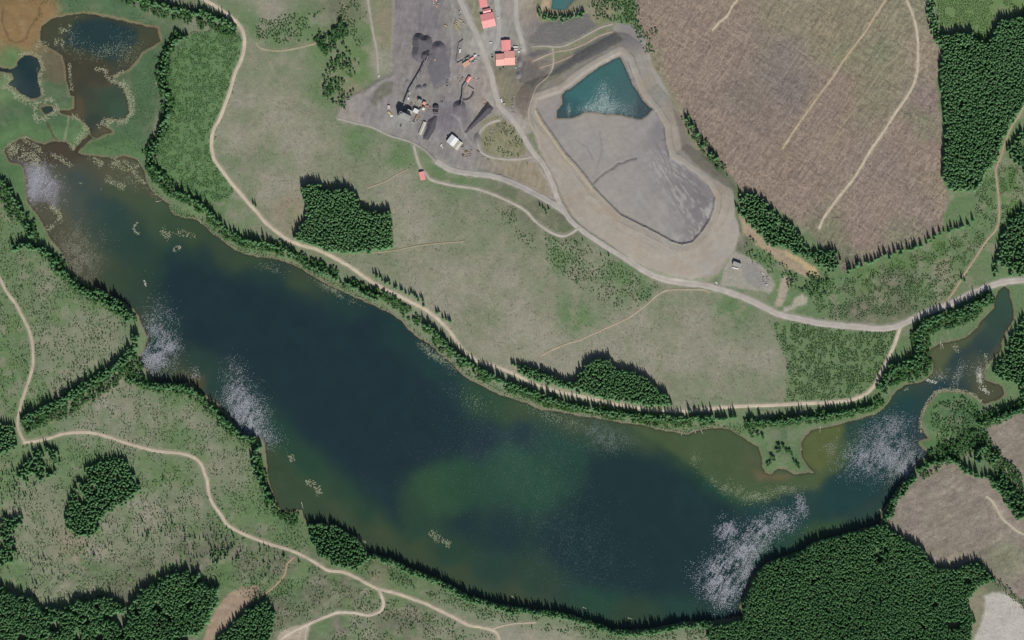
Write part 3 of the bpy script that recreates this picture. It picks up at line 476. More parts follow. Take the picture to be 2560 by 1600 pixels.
ROADS = [
 ('road', 8.5, (192,179,158), [(470,-20),(505,-4),(540,16),(577,42),(601,66),(610,90),(611,114),(604,148),(587,185),(577,222),(561,267),(548,299),(533,328),(529,365),(537,400),(558,429),(579,458),(600,482),(622,508),(643,530),(664,556),(711,593),(751,612),(788,622),(825,638),(873,665),(910,691),(952,717),(992,736),(1026,754),(1063,773),(1095,798),(1119,821),(1140,850),(1161,879),(1196,903),(1235,914),(1280,932),(1306,945),(1341,961),(1386,976),(1428,985),(1481,997),(1531,1009),(1584,1017),(1637,1025),(1690,1027),(1724,1027),(1769,1022),(1836,1016),(1920,1013),(1999,1009),(2079,1005),(2126,1000),(2158,988),(2179,972),(2195,948),(2206,924),(2219,898),(2235,863),(2245,834),(2250,820)]),
 ('haul_road', 16, (176,169,159), [(1566,646),(1613,678),(1656,697),(1703,706),(1756,712),(1796,722),(1836,735),(1875,750),(1920,773),(1946,785),(1999,797),(2052,808),(2132,816),(2198,821),(2237,817),(2264,806),(2290,793),(2330,776),(2380,757),(2430,733),(2470,716),(2515,704),(2560,700),(2600,699)]),
 ('haul_road', 13, (172,166,157), [(1143,-20),(1159,19),(1172,48),(1188,79),(1204,116),(1219,159),(1230,196),(1238,233),(1251,267),(1280,296),(1306,336),(1330,376),(1359,413),(1382,461),(1398,506),(1428,552),(1470,587),(1518,618),(1570,650)]),
 ('haul_road', 15, (170,164,156), [(1090,402),(1130,425),(1182,434),(1230,440),(1280,457),(1330,480),(1375,505),(1412,530)]),
 ('road', 6.5, (188,176,154), [(2262,-20),(2266,0),(2280,32),(2290,69),(2294,106),(2294,143),(2292,182),(2282,214),(2266,243),(2243,275),(2221,309),(2198,344),(2174,378),(2145,429),(2116,469),(2095,493),(2073,524),(2057,548),(2047,572)]),
 ('track', 5.0, (176,160,134), [(2225,-20),(2213,0),(2190,34),(2161,82),(2132,119),(2105,156),(2079,196),(2047,238),(2023,272),(1997,309),(1973,344),(1955,374)]),
 ('track', 2.2, (158,146,122), [(2240,145),(2211,169),(2174,217),(2145,259),(2116,299),(2089,336),(2047,394)]),
 ('track', 6.0, (186,172,150), [(1850,-20),(1843,0),(1830,16),(1817,40),(1798,56),(1780,77)]),
 ('track', 4.6, (166,150,126), [(2600,240),(2560,267),(2547,288),(2528,317),(2513,354),(2499,397),(2489,424),(2493,463),(2497,506),(2497,548),(2489,575),(2470,596),(2449,627),(2423,667),(2407,691),(2391,717),(2375,741),(2356,762)]),
 ('road', 7.0, (180,168,148), [(-30,650),(0,696),(16,728),(40,760),(61,800),(73,826),(81,858),(83,906),(75,943),(62,980),(53,1009),(44,1054),(49,1080),(62,1104)]),
 ('road', 7.5, (186,173,152), [(58,1106),(93,1102),(127,1094),(159,1084),(198,1080),(238,1083),(278,1094),(312,1106),(349,1117),(391,1127),(450,1133),(484,1143),(503,1160),(511,1181),(518,1200),(522,1232),(534,1261),(553,1287),(569,1311),(600,1330),(640,1347),(680,1361),(727,1375),(767,1393),(799,1412),(822,1426),(857,1429),(891,1443),(920,1459),(947,1472),(984,1480),(1024,1494),(1063,1508),(1103,1527),(1137,1544),(1169,1561),(1203,1568),(1227,1573),(1243,1584),(1250,1610),(1252,1640)]),
 ('road', 7.0, (188,176,158), [(947,1472),(956,1494),(959,1512),(950,1528),(920,1537),(883,1531),(846,1531),(815,1541),(783,1554),(754,1568),(727,1581),(695,1605),(680,1640)]),
 ('track', 4.0, (176,164,144), [(1227,1573),(1250,1566),(1275,1560),(1310,1557),(1340,1556)]),
 ('track', 4.5, (178,168,150), [(770,1559),(765,1580),(762,1610)]),
 ('road', 6.5, (172,165,152), [(1034,362),(1040,385),(1046,405),(1052,420),(1063,432),(1076,448),(1103,457),(1143,465),(1182,470),(1209,477),(1243,490),(1280,507),(1314,527),(1336,551),(1359,569),(1386,585),(1407,590),(1428,583),(1446,570)]),
 ('track', 3.6, (168,157,134), [(1772,732),(1764,725),(1730,724),(1672,725),(1645,736),(1621,757),(1597,776),(1566,797),(1518,819),(1478,837),(1449,850),(1412,861),(1381,874),(1351,890)]),
 ('track', 5.0, (152,148,120), [(640,106),(645,114),(661,123),(701,127),(746,119),(799,106)]),
 ('road', 6.0, (160,156,142), [(919,-20),(920,0),(927,48),(934,87),(942,127),(944,159),(947,196)]),
 ('haul_road', 11, (170,166,158), [(1290,-20),(1290,0),(1292,53),(1304,100),(1309,130)]),
 ('haul_road', 12, (168,165,160), [(1240,-20),(1243,20),(1247,60),(1244,100),(1232,125)]),
 ('track', 4.5, (160,153,144), [(1330,116),(1360,115),(1404,116),(1444,99),(1481,79),(1500,69),(1531,60)]),
 ('track', 4.0, (164,152,138), [(1333,153),(1381,132),(1428,123),(1465,108),(1497,90),(1531,79)]),
 ('track', 3.2, (160,146,130), [(1351,169),(1391,156),(1431,139)]),
 ('track', 4.5, (164,154,142), [(1381,116),(1383,159),(1370,190),(1341,217),(1330,246),(1322,275),(1324,307),(1343,341),(1349,372)]),
 ('track', 3.6, (180,168,146), [(1336,276),(1352,308),(1379,345),(1408,388),(1436,418),(1462,450),(1484,478)]),
 ('road', 6.5, (178,168,150), [(2465,1240),(2480,1252),(2491,1269),(2505,1295),(2523,1311),(2544,1327),(2570,1338),(2620,1350)]),
 ('track', 6.0, (166,160,148), [(1250,300),(1228,306),(1205,322),(1196,345),(1198,372),(1215,388),(1246,396),(1290,398),(1330,392)]),
 ('track', 5.0, (158,153,144), [(845,296),(880,306),(930,318),(975,339),(1020,352),(1060,374),(1088,402)]),
 ('track', 3.0, (160,150,128), [(960,440),(920,452),(1000,432)][0:0] or [(918,470),(960,455),(1000,432),(1020,424)]),
 ('track', 3.4, (152,145,120), [(930,632),(985,626),(1040,615),(1100,608),(1160,604)]),
 ('track', 3.2, (172,150,122), [(735,1392),(718,1410),(712,1435),(690,1462),(668,1480),(650,1490)]),
]
# gravel spilled along the verges
cg = col
for nm, w, c, line in ROADS:
    d = ldist(X, Y, line, 20)
    cg = blend(cg, sst(w * .5 + 4.5, w * .5, d + 3 * (fbm(X, Y, 8, 66) - .5)) * .5, lin(c) * .9)
    if w > 4:   # graded road bed
        k = (d < w)
cover = np.clip(cg / KA, 0.003, 0.9)

V = np.stack([X - W_ / 2, H_ / 2 - Y, Z], 1)
idx = np.arange(nx * ny).reshape(ny, nx)
F = np.stack([idx[:-1, :-1], idx[1:, :-1], idx[1:, 1:], idx[:-1, 1:]], -1).reshape(-1, 4)
zone = np.zeros(nx * ny, np.int8)
zone[sd_m > 0] = 6
zone[sd_cc > 0] = 1; zone[sd_se > 0] = 2; zone[sd_e > 0] = 3; zone[sd_q > 0] = 4
zone[sd_yard > 0] = 5; zone[sd_dam > 0] = 7; zone[sd_basin > 0] = 8
fz = zone[F[:, 0]]
for k, nm, mt in ((0, 'ground', M_field), (1, 'clearcut_ground', M_clear), (2, 'clearcut_ground', M_clear2), (3, 'clearcut_ground', M_clear2), (4, 'quarry_floor', M_quarry), (5, 'mine_yard_ground', M_yard), (6, 'marsh_ground', M_marsh), (7, 'tailings_dam', M_bank), (8, 'tailings_beach', M_tail)):
    f = F[fz == k]
    if not len(f): continue
    u, inv = np.unique(f, return_inverse=True)
    me = mesh_np(nm, V[u], inv.reshape(-1, 4)); col_attr(me, 'cover', cover[u])
    me.polygons.foreach_set('use_smooth', np.ones(len(f), bool))
    link(nm, me, mt, kind='structure')
print('terrain', time.time() - T0)

# ------------------------------------------------------------------ water
WATER = [(x, y, (c[0] * .87, c[1] * .98, c[2] * .94) if c[0] > 66 and c[1] < 105 else c) for x, y, c in WATER]
def water(name, poly, level, label_pts, reach=7, edge=(66,60,46), edge_w=4.0):
    P = np.array(poly, float)
    x0, x1, y0, y1 = P[:, 0].min() - reach, P[:, 0].max() + reach, P[:, 1].min() - reach, P[:, 1].max() + reach
    xs = np.arange(max(x0, -60), min(x1, 2620) + 4, 4.0); ys = np.arange(max(y0, -60), y1 + 4, 4.0)
    gx, gy = np.meshgrid(xs, ys); x = gx.ravel(); y = gy.ravel()
    xw, yw = warp(x, y, 3.0, 14.0, 3)
    s = sdist(xw, yw, poly, 60)
    xb, yb = warp(x, y, 30.0, 80.0, 13)
    c = idw(xb, yb, label_pts, 4.2, 900.0 if name == 'lake' else 200.0)
    x2, y2 = warp(x, y, 7.0, 30.0, 17)
    for poly_, cc_, ft in SHALLOWS_AND_GLARE: c = blend(c, sst(-ft, ft, sdist(x2, y2, poly_, ft + 10)) * .85, lin(cc_) * (0.9 + .22 * fbm(x, y, 26, 19, 4))[:, None])
    c = blend(c, sst(edge_w + 3, 0, s) * .7, lin(edge))
    n = (len(ys), len(xs)); ii = np.arange(x.size).reshape(n)
    f = np.stack([ii[:-1, :-1], ii[1:, :-1], ii[1:, 1:], ii[:-1, 1:]], -1).reshape(-1, 4)
    keep = (s[f].max(1) > -reach); f = f[keep]
    u, inv = np.unique(f, return_inverse=True)
    me = mesh_np(name, np.stack([x[u] - W_ / 2, H_ / 2 - y[u], np.full(len(u), level)], 1), inv.reshape(-1, 4))
    col_attr(me, 'cover', np.clip(c[u] / KA * 0.9, .002, .9))
    link(name, me, M_water, kind='structure')
water('lake', LAKE, 0.25, WATER)
water('pond', POND1, 0.26, WATER)
water('pond', POND3, 0.27, WATER, edge=(50,56,56), edge_w=2)
water('pond', POND4, 0.24, WATER, edge=(60,62,56), edge_w=2)
water('tailings_pond', TPOND, 10.7, WATER, edge=(66,74,78), edge_w=4)
water('settling_pond', POND5, 0.25, WATER, edge=(66,90,90), edge_w=2)
print('water', time.time() - T0)

# ------------------------------------------------------------------ roads
def road_mat():
    m, nt, b = new_mat('road_gravel')
    at = N(nt, 'ShaderNodeAttribute', attribute_name='cover').outputs['Color']
    pos = N(nt, 'ShaderNodeNewGeometry').outputs['Position']
    f = ramp(nt, noise(nt, pos, 0.5, 3, 0.6), 0.3, 0.7, 0.93, 1.07)
    f = math_node(nt, 'MULTIPLY', f, ramp(nt, noise(nt, pos, 0.05, 3, 0.6), 0.3, 0.7, 0.92, 1.08))
    nt.links.new(scale_col(nt, at, f), b.inputs['Base Color']); b.inputs['Roughness'].default_value = 0.95
    return m
M_road = road_mat()
def smooth_line(pts, step=5.0):
    P = np.array(pts, float); out = []
    for i in range(len(P) - 1):
        p0 = P[max(i - 1, 0)]; p1 = P[i]; p2 = P[i + 1]; p3 = P[min(i + 2, len(P) - 1)]
        n = max(2, int(np.hypot(*(p2 - p1)) / step))
        for k in range(n):
            t = k / n
            out.append(.5 * ((2 * p1) + (-p0 + p2) * t + (2 * p0 - 5 * p1 + 4 * p2 - p3) * t * t + (-p0 + 3 * p1 - 3 * p2 + p3) * t ** 3))
    out.append(P[-1]); return np.array(out)
for ri, (nm, w, c, line) in enumerate(ROADS):
    L = smooth_line(line, 3.0)
    T = np.gradient(L, axis=0); T /= (np.linalg.norm(T, axis=1)[:, None] + 1e-9); Nn = np.stack([-T[:, 1], T[:, 0]], 1)
    offs = np.array([-1, -.82, -.4, 0, .4, .82, 1]); nseg = len(L)
    wl = w * .5 * (0.88 + .3 * vnoise(L[:, 0], L[:, 1], 9, 90)); wr = w * .5 * (0.88 + .3 * vnoise(L[:, 0], L[:, 1], 9, 92))
    rows = []; cols = []
    ctr = 3 if w > 5 else 3
    for o in offs:
        ww = np.where(o < 0, wl, wr) * o
        P = L + Nn * ww[:, None]
        z = hz(P[:, 0], P[:, 1])
        zc = hz(L[:, 0], L[:, 1])
        z = np.maximum(z, z * .4 + zc * .6) + (0.35 if abs(o) < .9 else -0.2) + 0.012 * ri
        rows.append(np.stack([P[:, 0] - W_ / 2, H_ / 2 - P[:, 1], z], 1))
        k = {1: .88, .82: .97, .4: 1.08, 0: .97}[abs(o)]
        cols.append(np.tile(alb(c) * k, (nseg, 1)) * (.86 + .26 * fbm(P[:, 0], P[:, 1], 16, 190 + ri % 5, 3))[:, None])
    Vr = np.stack(rows, 1).reshape(-1, 3); Cr = np.stack(cols, 1).reshape(-1, 3)
    ii = np.arange(len(Vr)).reshape(nseg, len(offs))
    f = np.stack([ii[:-1, :-1], ii[:-1, 1:], ii[1:, 1:], ii[1:, :-1]], -1).reshape(-1, 4)
    f = f[:, ::-1]
    me = mesh_np(nm, Vr, f); col_attr(me, 'cover', Cr)
    me.polygons.foreach_set('use_smooth', np.ones(len(f), bool))
    link(nm, me, M_road, kind='structure')
print('roads', time.time() - T0)

# ------------------------------------------------------------------ plants: prototypes
def conifer_bm(seed, h=20.0, r=3.4, tiers=8):
    """whorls of drooping boughs, each a ragged star that overhangs the next"""
    rr = random.Random(seed); bm = bmesh.new()
    bot = h * 0.10
    for i in range(tiers):
        t = i / tiers
        R0 = r * 1.15 * (1 - t) ** 0.55 + .1
        z0 = bot + (h - bot) * t ** .9; z1 = z0 + R0 * .42 + (h / tiers * .35 if i < tiers - 1 else h / tiers)
        n = 8 if i < tiers - 3 else 6
        a0 = rr.random() * 6.28; ox = rr.gauss(0, .12); oy = rr.gauss(0, .12)
        top = bm.verts.new((ox, oy, min(z1, h + .5))); ring = []
        for k in range(2 * n):
            a = a0 + math.pi * k / n
            q = R0 * (rr.uniform(.8, 1.15) if k % 2 == 0 else rr.uniform(.5, .72))
            ring.append(bm.verts.new((ox + q * math.cos(a), oy + q * math.sin(a), z0 + (-.35 if k % 2 == 0 else .25) + rr.uniform(-.2, .2))))
        for k in range(2 * n): bm.faces.new((top, ring[k], ring[(k + 1) % (2 * n)]))
    return bm
def trunk_bm(h, r, frac=0.3):
    bm = bmesh.new(); lo = []; hi = []
    for k in range(6):
        a = k * math.pi / 3
        lo.append(bm.verts.new((r * math.cos(a), r * math.sin(a), -1.0))); hi.append(bm.verts.new((r * .6 * math.cos(a), r * .6 * math.sin(a), h * frac)))
    for k in range(6): bm.faces.new((lo[k], lo[(k + 1) % 6], hi[(k + 1) % 6], hi[k]))
    return bm
def leafy_bm(seed, h=9.0, r=3.2, n=70, squash=.75, base=.35):
    """crown: leaf clumps spread through a lumpy volume"""
    rr = random.Random(seed); bm = bmesh.new()
    lobes = [(rr.uniform(-.45, .45) * r, rr.uniform(-.45, .45) * r, rr.uniform(-.2, .3) * r, rr.uniform(.5, .75) * r) for _ in range(5)]
    cz = h * base + (h * (1 - base)) * .5
    for k in range(n):
        lx, ly, lz, lr = rr.choice(lobes)
        u = rr.uniform(-0.35, 1); a = rr.uniform(0, 6.283); q = math.sqrt(max(0, 1 - u * u)); d = lr * rr.uniform(.8, 1.08)
        nrm = Vector((q * math.cos(a), q * math.sin(a), u))
        c = Vector((lx, ly, cz + lz * squash)) + Vector((nrm.x * d, nrm.y * d, nrm.z * d * squash * 1.3))
        nn = (nrm + Vector((rr.uniform(-.5, .5), rr.uniform(-.5, .5), rr.uniform(-.2, .6)))).normalized()
        t1 = nn.orthogonal().normalized(); t2 = nn.cross(t1)
        s = r * rr.uniform(.16, .30)
        vs_ = [bm.verts.new(c + t1 * s * math.cos(b) + t2 * s * math.sin(b) * .8 + nn * (.15 * s if j % 2 else 0)) for j, b in enumerate([0, 1.25, 2.5, 3.8, 5.0])]
        bm.faces.new(vs_)
    for lx, ly, lz, lr in lobes:
        g = bmesh.ops.create_icosphere(bm, subdivisions=1, radius=lr * .8, matrix=Matrix.Translation((lx, ly, cz + lz * squash)))
    return bm
def bm_mesh(name, bm, mats):
    me = bpy.data.meshes.new(name); bm.to_mesh(me); bm.free()
    for m in mats: me.materials.append(m)
    return me
def join_bm(a, b, matidx):
    m = bpy.data.meshes.new('tmp'); b.to_mesh(m); n = len(a.faces); a.from_mesh(m); bpy.data.meshes.remove(m); b.free()
    a.faces.ensure_lookup_table()
    for f in a.faces[n:]: f.material_index = matidx
    return a
def proto_coll(name, makers, mats):
    c = bpy.data.collections.new(name)
    for i, mk in enumerate(makers):
        o = bpy.data.objects.new('%s_form_%d' % (name, i), bm_mesh(name, mk, mats)); c.objects.link(o)
    return c
P_con = proto_coll('conifer', [join_bm(conifer_bm(s, h, r), trunk_bm(h, .35), 1) for s, h, r in ((1, 20, 3.3), (2, 21, 3.0), (3, 18, 3.7), (4, 22, 3.2), (5, 17, 3.0))], [M_conif, M_bark])
P_leaf = proto_coll('broadleaf', [join_bm(leafy_bm(s, h, r), trunk_bm(h, .25, .5), 1) for s, h, r in ((11, 10, 2.9), (12, 9, 2.5), (13, 12, 3.1), (14, 7.5, 2.4))], [M_leaf, M_bark])
P_shrub = proto_coll('shrub', [leafy_bm(s, 2.4, 1.3, 22, .7, .0) for s in (21, 22, 23)], [M_shrub])

def scatter_group():
    ng = bpy.data.node_groups.new('stand_of_plants', 'GeometryNodeTree')
    ng.interface.new_socket('Geometry', in_out='INPUT', socket_type='NodeSocketGeometry')
    ng.interface.new_socket('Collection', in_out='INPUT', socket_type='NodeSocketCollection')
    ng.interface.new_socket('Geometry', in_out='OUTPUT', socket_type='NodeSocketGeometry')
    gi = ng.nodes.new('NodeGroupInput'); go = ng.nodes.new('NodeGroupOutput')
    ci = ng.nodes.new('GeometryNodeCollectionInfo'); ci.transform_space = 'ORIGINAL'
    ng.links.new(gi.outputs['Collection'], ci.inputs['Collection'])
    ci.inputs['Separate Children'].default_value = True; ci.inputs['Reset Children'].default_value = True
    ip = ng.nodes.new('GeometryNodeInstanceOnPoints'); ip.inputs['Pick Instance'].default_value = True
    ng.links.new(gi.outputs['Geometry'], ip.inputs['Points']); ng.links.new(ci.outputs[0], ip.inputs['Instance'])
    def attr(n, t):
        a = ng.nodes.new('GeometryNodeInputNamedAttribute'); a.data_type = t; a.inputs['Name'].default_value = n; return a.outputs['Attribute']
    ng.links.new(attr('form', 'INT'), ip.inputs['Instance Index'])
    ng.links.new(attr('turn', 'FLOAT_VECTOR'), ip.inputs['Rotation'])
    ng.links.new(attr('size', 'FLOAT_VECTOR'), ip.inputs['Scale'])
    ng.links.new(ip.outputs[0], go.inputs[0])
    return ng
NG = scatter_group()
def stand(name, label, cat, pts, coll, smin, smax, tone=(0.2, 0.8), group=None, tone_scale=60, zoff=0.0, wide=1.0, sizes=None):
    tall = 1.18 if coll is P_con else 1.0
    """one stand of plants nobody could count, each placed on the ground"""
    pts = np.asarray(pts, float)
    if len(pts) == 0: return
    z = hz(pts[:, 0], pts[:, 1]) + zoff
    me = bpy.data.meshes.new(name); me.vertices.add(len(pts))
    me.vertices.foreach_set('co', np.stack([pts[:, 0] - W_ / 2, H_ / 2 - pts[:, 1], z], 1).astype(np.float32).ravel())
    n = len(pts); nf = len(coll.objects)
    a = me.attributes.new('form', 'INT', 'POINT'); a.data.foreach_set('value', rng.integers(0, nf, n).astype(np.int32))
    s = (smin + (smax - smin) * (.7 * rng.random(n) ** 1.3 + .4 * fbm(pts[:, 0], pts[:, 1], 26, 97))) if sizes is None else sizes
    sv = np.stack([s * wide * rng.uniform(.9, 1.1, n), s * wide * rng.uniform(.9, 1.1, n), (np.full(n, (.45 * smin + .55 * smax)) * tall * rng.uniform(.9, 1.08, n)) if name == 'forest' else s * tall * rng.uniform(.85, 1.2, n)], 1).astype(np.float32)
    a = me.attributes.new('size', 'FLOAT_VECTOR', 'POINT'); a.data.foreach_set('vector', sv.ravel())
    tv = np.zeros((n, 3), np.float32); tv[:, 2] = rng.uniform(0, 6.283, n); tv[:, 0] = rng.normal(0, .04, n); tv[:, 1] = rng.normal(0, .04, n)
    a = me.attributes.new('turn', 'FLOAT_VECTOR', 'POINT'); a.data.foreach_set('vector', tv.ravel())
    tt = tone[0] + (tone[1] - tone[0]) * (0.4 * sst(.3, .7, fbm(pts[:, 0], pts[:, 1], tone_scale, 95)) + .6 * rng.random(n))
    flt_attr(me, 'tone', tt)
    o = bpy.data.objects.new(name, me); C.objects.link(o)
    md = o.modifiers.new('plants', 'NODES'); md.node_group = NG
    for it in NG.interface.items_tree:
        if it.name == 'Collection': md[it.identifier] = coll
    o['kind'] = 'stuff'; o['label'] = label; o['category'] = cat
    if group: o['group'] = group
    return o
def fill(poly, sp, jit=.45, thin=0.0, thin_s=30, edge=0.0, seed=5, wob=3.0):
    P = np.array(poly, float)
    xs = np.arange(P[:, 0].min() - 5, P[:, 0].max() + 5, sp); ys = np.arange(P[:, 1].min() - 5, P[:, 1].max() + 5, sp * .9)
    gx, gy = np.meshgrid(xs, ys); gx[1::2] += sp * .5
    x = gx.ravel() + rng.uniform(-1, 1, gx.size) * sp * .75; y = gy.ravel() + rng.uniform(-1, 1, gx.size) * sp * .75
    xw, yw = warp(x, y, wob * 1.6, 16, seed)
    k = sdist(xw, yw, poly, 12) > edge + (rng.random(x.size) ** 1.5) * 9 - 3.5
    if thin > 0: k &= fbm(x, y, thin_s, 120 + seed, 3) > thin
    return np.stack([x[k], y[k]], 1)
def band_pts(line, w, sp, thin=0.0, off=0.0, seed=6, wv=.35):
    L = smooth_line(line, 2.0); T = np.gradient(L, axis=0); T /= (np.linalg.norm(T, axis=1)[:, None] + 1e-9); Nn = np.stack([-T[:, 1], T[:, 0]], 1)
    length = np.sum(np.linalg.norm(np.diff(L, axis=0), axis=1)); n = int(length * w / (sp * sp))
    i = rng.integers(0, len(L), n); o = rng.uniform(-.5, .5, n) * w * (1 - wv + 2 * wv * vnoise(L[i, 0], L[i, 1], 22, seed)) + off
    P = L[i] + Nn[i] * o[:, None] + rng.normal(0, .8, (n, 2))
    if thin > 0: P = P[fbm(P[:, 0], P[:, 1], 20, 130 + seed, 2) > thin]
    # drop points closer than sp*.6
    key = {}; out = []
    g = sp * .8
    for p in P:
        kx, ky = int(p[0] // g), int(p[1] // g)
        if (kx, ky) in key: continue
        key[(kx, ky)] = 1; out.append(p)
    return np.array(out).reshape(-1, 2)
def dry(P, margin=0.5):
    """keep the points that stand on dry ground and off the roads"""
    P = np.asarray(P)
    if not len(P): return P
    z = hz(P[:, 0], P[:, 1]); k = z > 0.42 + margin * .1
    for nm, w, c, line in ROADS: k &= ldist(P[:, 0], P[:, 1], line, 30) > w * .5 + 1.2
    return P[k]

# ------------------------------------------------------------------ forest stands
FOREST = [
 ('dense green conifer stand between two dry fields north of the gravel lake road', [(759,471),(775,461),(804,466),(806,476),(852,479),(878,479),(890,495),(902,521),(920,529),(971,532),(981,548),(976,572),(984,612),(971,627),(904,630),(825,630),(785,612),(740,594),(759,564),(767,538),(765,511),(757,490)], 4.4, 0, (.25,.9), 1.15, 1.5),
 ('dense green conifer stand with a rounded top beside the lake road', [(1465,911),(1497,901),(1523,903),(1542,924),(1584,932),(1619,951),(1645,980),(1664,985),(1674,1015),(1624,1014),(1558,1003),(1492,988),(1412,970),(1320,943),(1293,925),(1346,930),(1399,953),(1439,961),(1450,940)], 4.4, 0, (.35,1), 1.1, 1.4),
 ('large dense dark conifer forest in the upper right east of the clearcut', [(2351,95),(2423,82),(2436,103),(2470,108),(2502,52),(2560,40),(2620,10),(2620,230),(2555,262),(2535,290),(2518,317),(2505,352),(2490,397),(2478,415),(2449,453),(2436,474),(2396,479),(2370,471),(2356,426),(2364,385),(2369,352),(2361,304),(2356,238),(2348,185),(2356,132),(2338,100)], 4.5, .2, (.2,.85), 1.0, 1.55),
 ('narrow conifer edge strip along the top right of the clearcut', [(2317,-40),(2330,-40),(2334,0),(2340,50),(2352,95),(2350,120),(2326,80),(2317,40)], 5.5, 0, (.4,1), .7, 1.0),
 ('conifer wood east of the far track at the right edge', [(2520,372),(2540,340),(2570,310),(2620,300),(2620,450),(2560,432),(2535,405)], 5.6, .3, (.1,.7), .9, 1.2),
 ('dark conifer stand by the right edge with long shadows on its west side', [(2502,590),(2530,545),(2560,520),(2620,500),(2620,690),(2540,686),(2500,690),(2478,692),(2486,655),(2495,620)], 6.2, .32, (.1,.7), 1.0, 1.3),
 ('wedge of dense conifers between the tailings dam and the clearcut', [(1849,487),(1875,484),(1902,497),(1920,514),(1946,538),(1986,568),(2005,601),(2031,633),(2068,625),(2089,625),(2103,665),(2079,680),(2034,654),(1973,628),(1920,610),(1888,572),(1845,532)], 5.4, .25, (.1,.75), .85, 1.15),
 ('huge dense conifer forest on the south east shore of the lake', [(2214,1313),(2237,1337),(2290,1363),(2317,1395),(2343,1422),(2383,1430),(2415,1411),(2441,1408),(2462,1427),(2481,1448),(2436,1467),(2415,1512),(2433,1557),(2418,1640),(1800,1640),(1772,1595),(1775,1570),(1840,1552),(1864,1540),(1858,1517),(1864,1496),(1877,1474),(1888,1446),(1908,1424),(1924,1410),(1950,1402),(1992,1388),(2032,1365),(2056,1354),(2108,1343),(2160,1328)], 4.4, .24, (.2,.95), .95, 1.5),
 ('dense conifer forest filling the lower left corner', [(-40,1455),(0,1457),(26,1486),(80,1498),(119,1507),(132,1531),(172,1512),(225,1503),(265,1493),(317,1519),(340,1500),(357,1480),(384,1463),(423,1445),(463,1432),(497,1442),(508,1467),(542,1470),(542,1504),(519,1557),(476,1605),(460,1640),(-40,1640)], 4.7, .37, (.15,.85), .9, 1.8),
 ('conifer wood at the bottom edge right of the reddish bare strip', [(530,1640),(545,1600),(575,1567),(612,1528),(645,1512),(666,1498),(684,1531),(678,1570),(668,1640)], 5.3, .15, (.1,.7), 1.0, 1.3),
 ('open conifer wood on the hill south of the curving gravel road', [(200,1200),(215,1175),(238,1157),(262,1148),(291,1146),(318,1160),(334,1186),(350,1220),(335,1245),(291,1268),(251,1295),(238,1340),(215,1342),(188,1338),(168,1318),(172,1266),(185,1226)], 5.6, .30, (.1,.75), .9, 1.25),
 ('small open conifer clump just south of the road junction on the left', [(46,1195),(58,1162),(90,1130),(110,1118),(142,1124),(150,1170),(120,1195),(70,1212)], 6.5, .40, (.1,.7), .9, 1.2),
 ('conifer wood cut by the left edge beside the road junction', [(-40,1056),(10,1060),(35,1066),(44,1110),(20,1130),(-40,1136)], 5.6, .2, (.1,.65), .9, 1.25),
 ('dark conifer clump on the south west shore below the bleached log', [(772,1319),(810,1316),(838,1322),(870,1342),(896,1352),(912,1380),(922,1395),(905,1408),(890,1425),(850,1415),(800,1395),(778,1350)], 5.4, .12, (.05,.6), .9, 1.2),
 ('dense dark woodland at the right edge east of the narrow inlet', [(2620,770),(2560,790),(2545,815),(2520,850),(2514,885),(2492,905),(2480,935),(2500,950),(2540,955),(2560,1000),(2620,1000)], 5.6, .2, (.15,.85), .8, 1.15),
 ('sparse conifers on the left edge hillside with bare ground between', [(0,1300),(30,1290),(55,1290),(62,1310),(40,1340),(36,1390),(15,1420),(0,1440),(-40,1440),(-40,1300)], 7.0, .46, (.1,.6), .9, 1.2),
 ('group of conifers on a slope left of the gravel pit at the bottom', [(520,1350),(545,1345),(560,1370),(600,1365),(595,1395),(560,1400),(545,1430),(530,1400)], 7.5, .45, (.1,.6), .5, .8),
 ('mixed dark trees by the bend of the dam below the upper pond', [(1345,25),(1368,36),(1400,44),(1430,38),(1455,28),(1458,36),(1440,46),(1400,54),(1365,50),(1345,40)], 5.5, .1, (.1,.6), .7, .95),
]
for i, (lab, poly, sp, thin, tone, s0, s1) in enumerate(FOREST):
    stand('forest', lab, 'forest', dry(fill(poly, sp, thin=thin, seed=i + 1, thin_s=28)), P_con, s0, s1, tone, 'conifer woods')
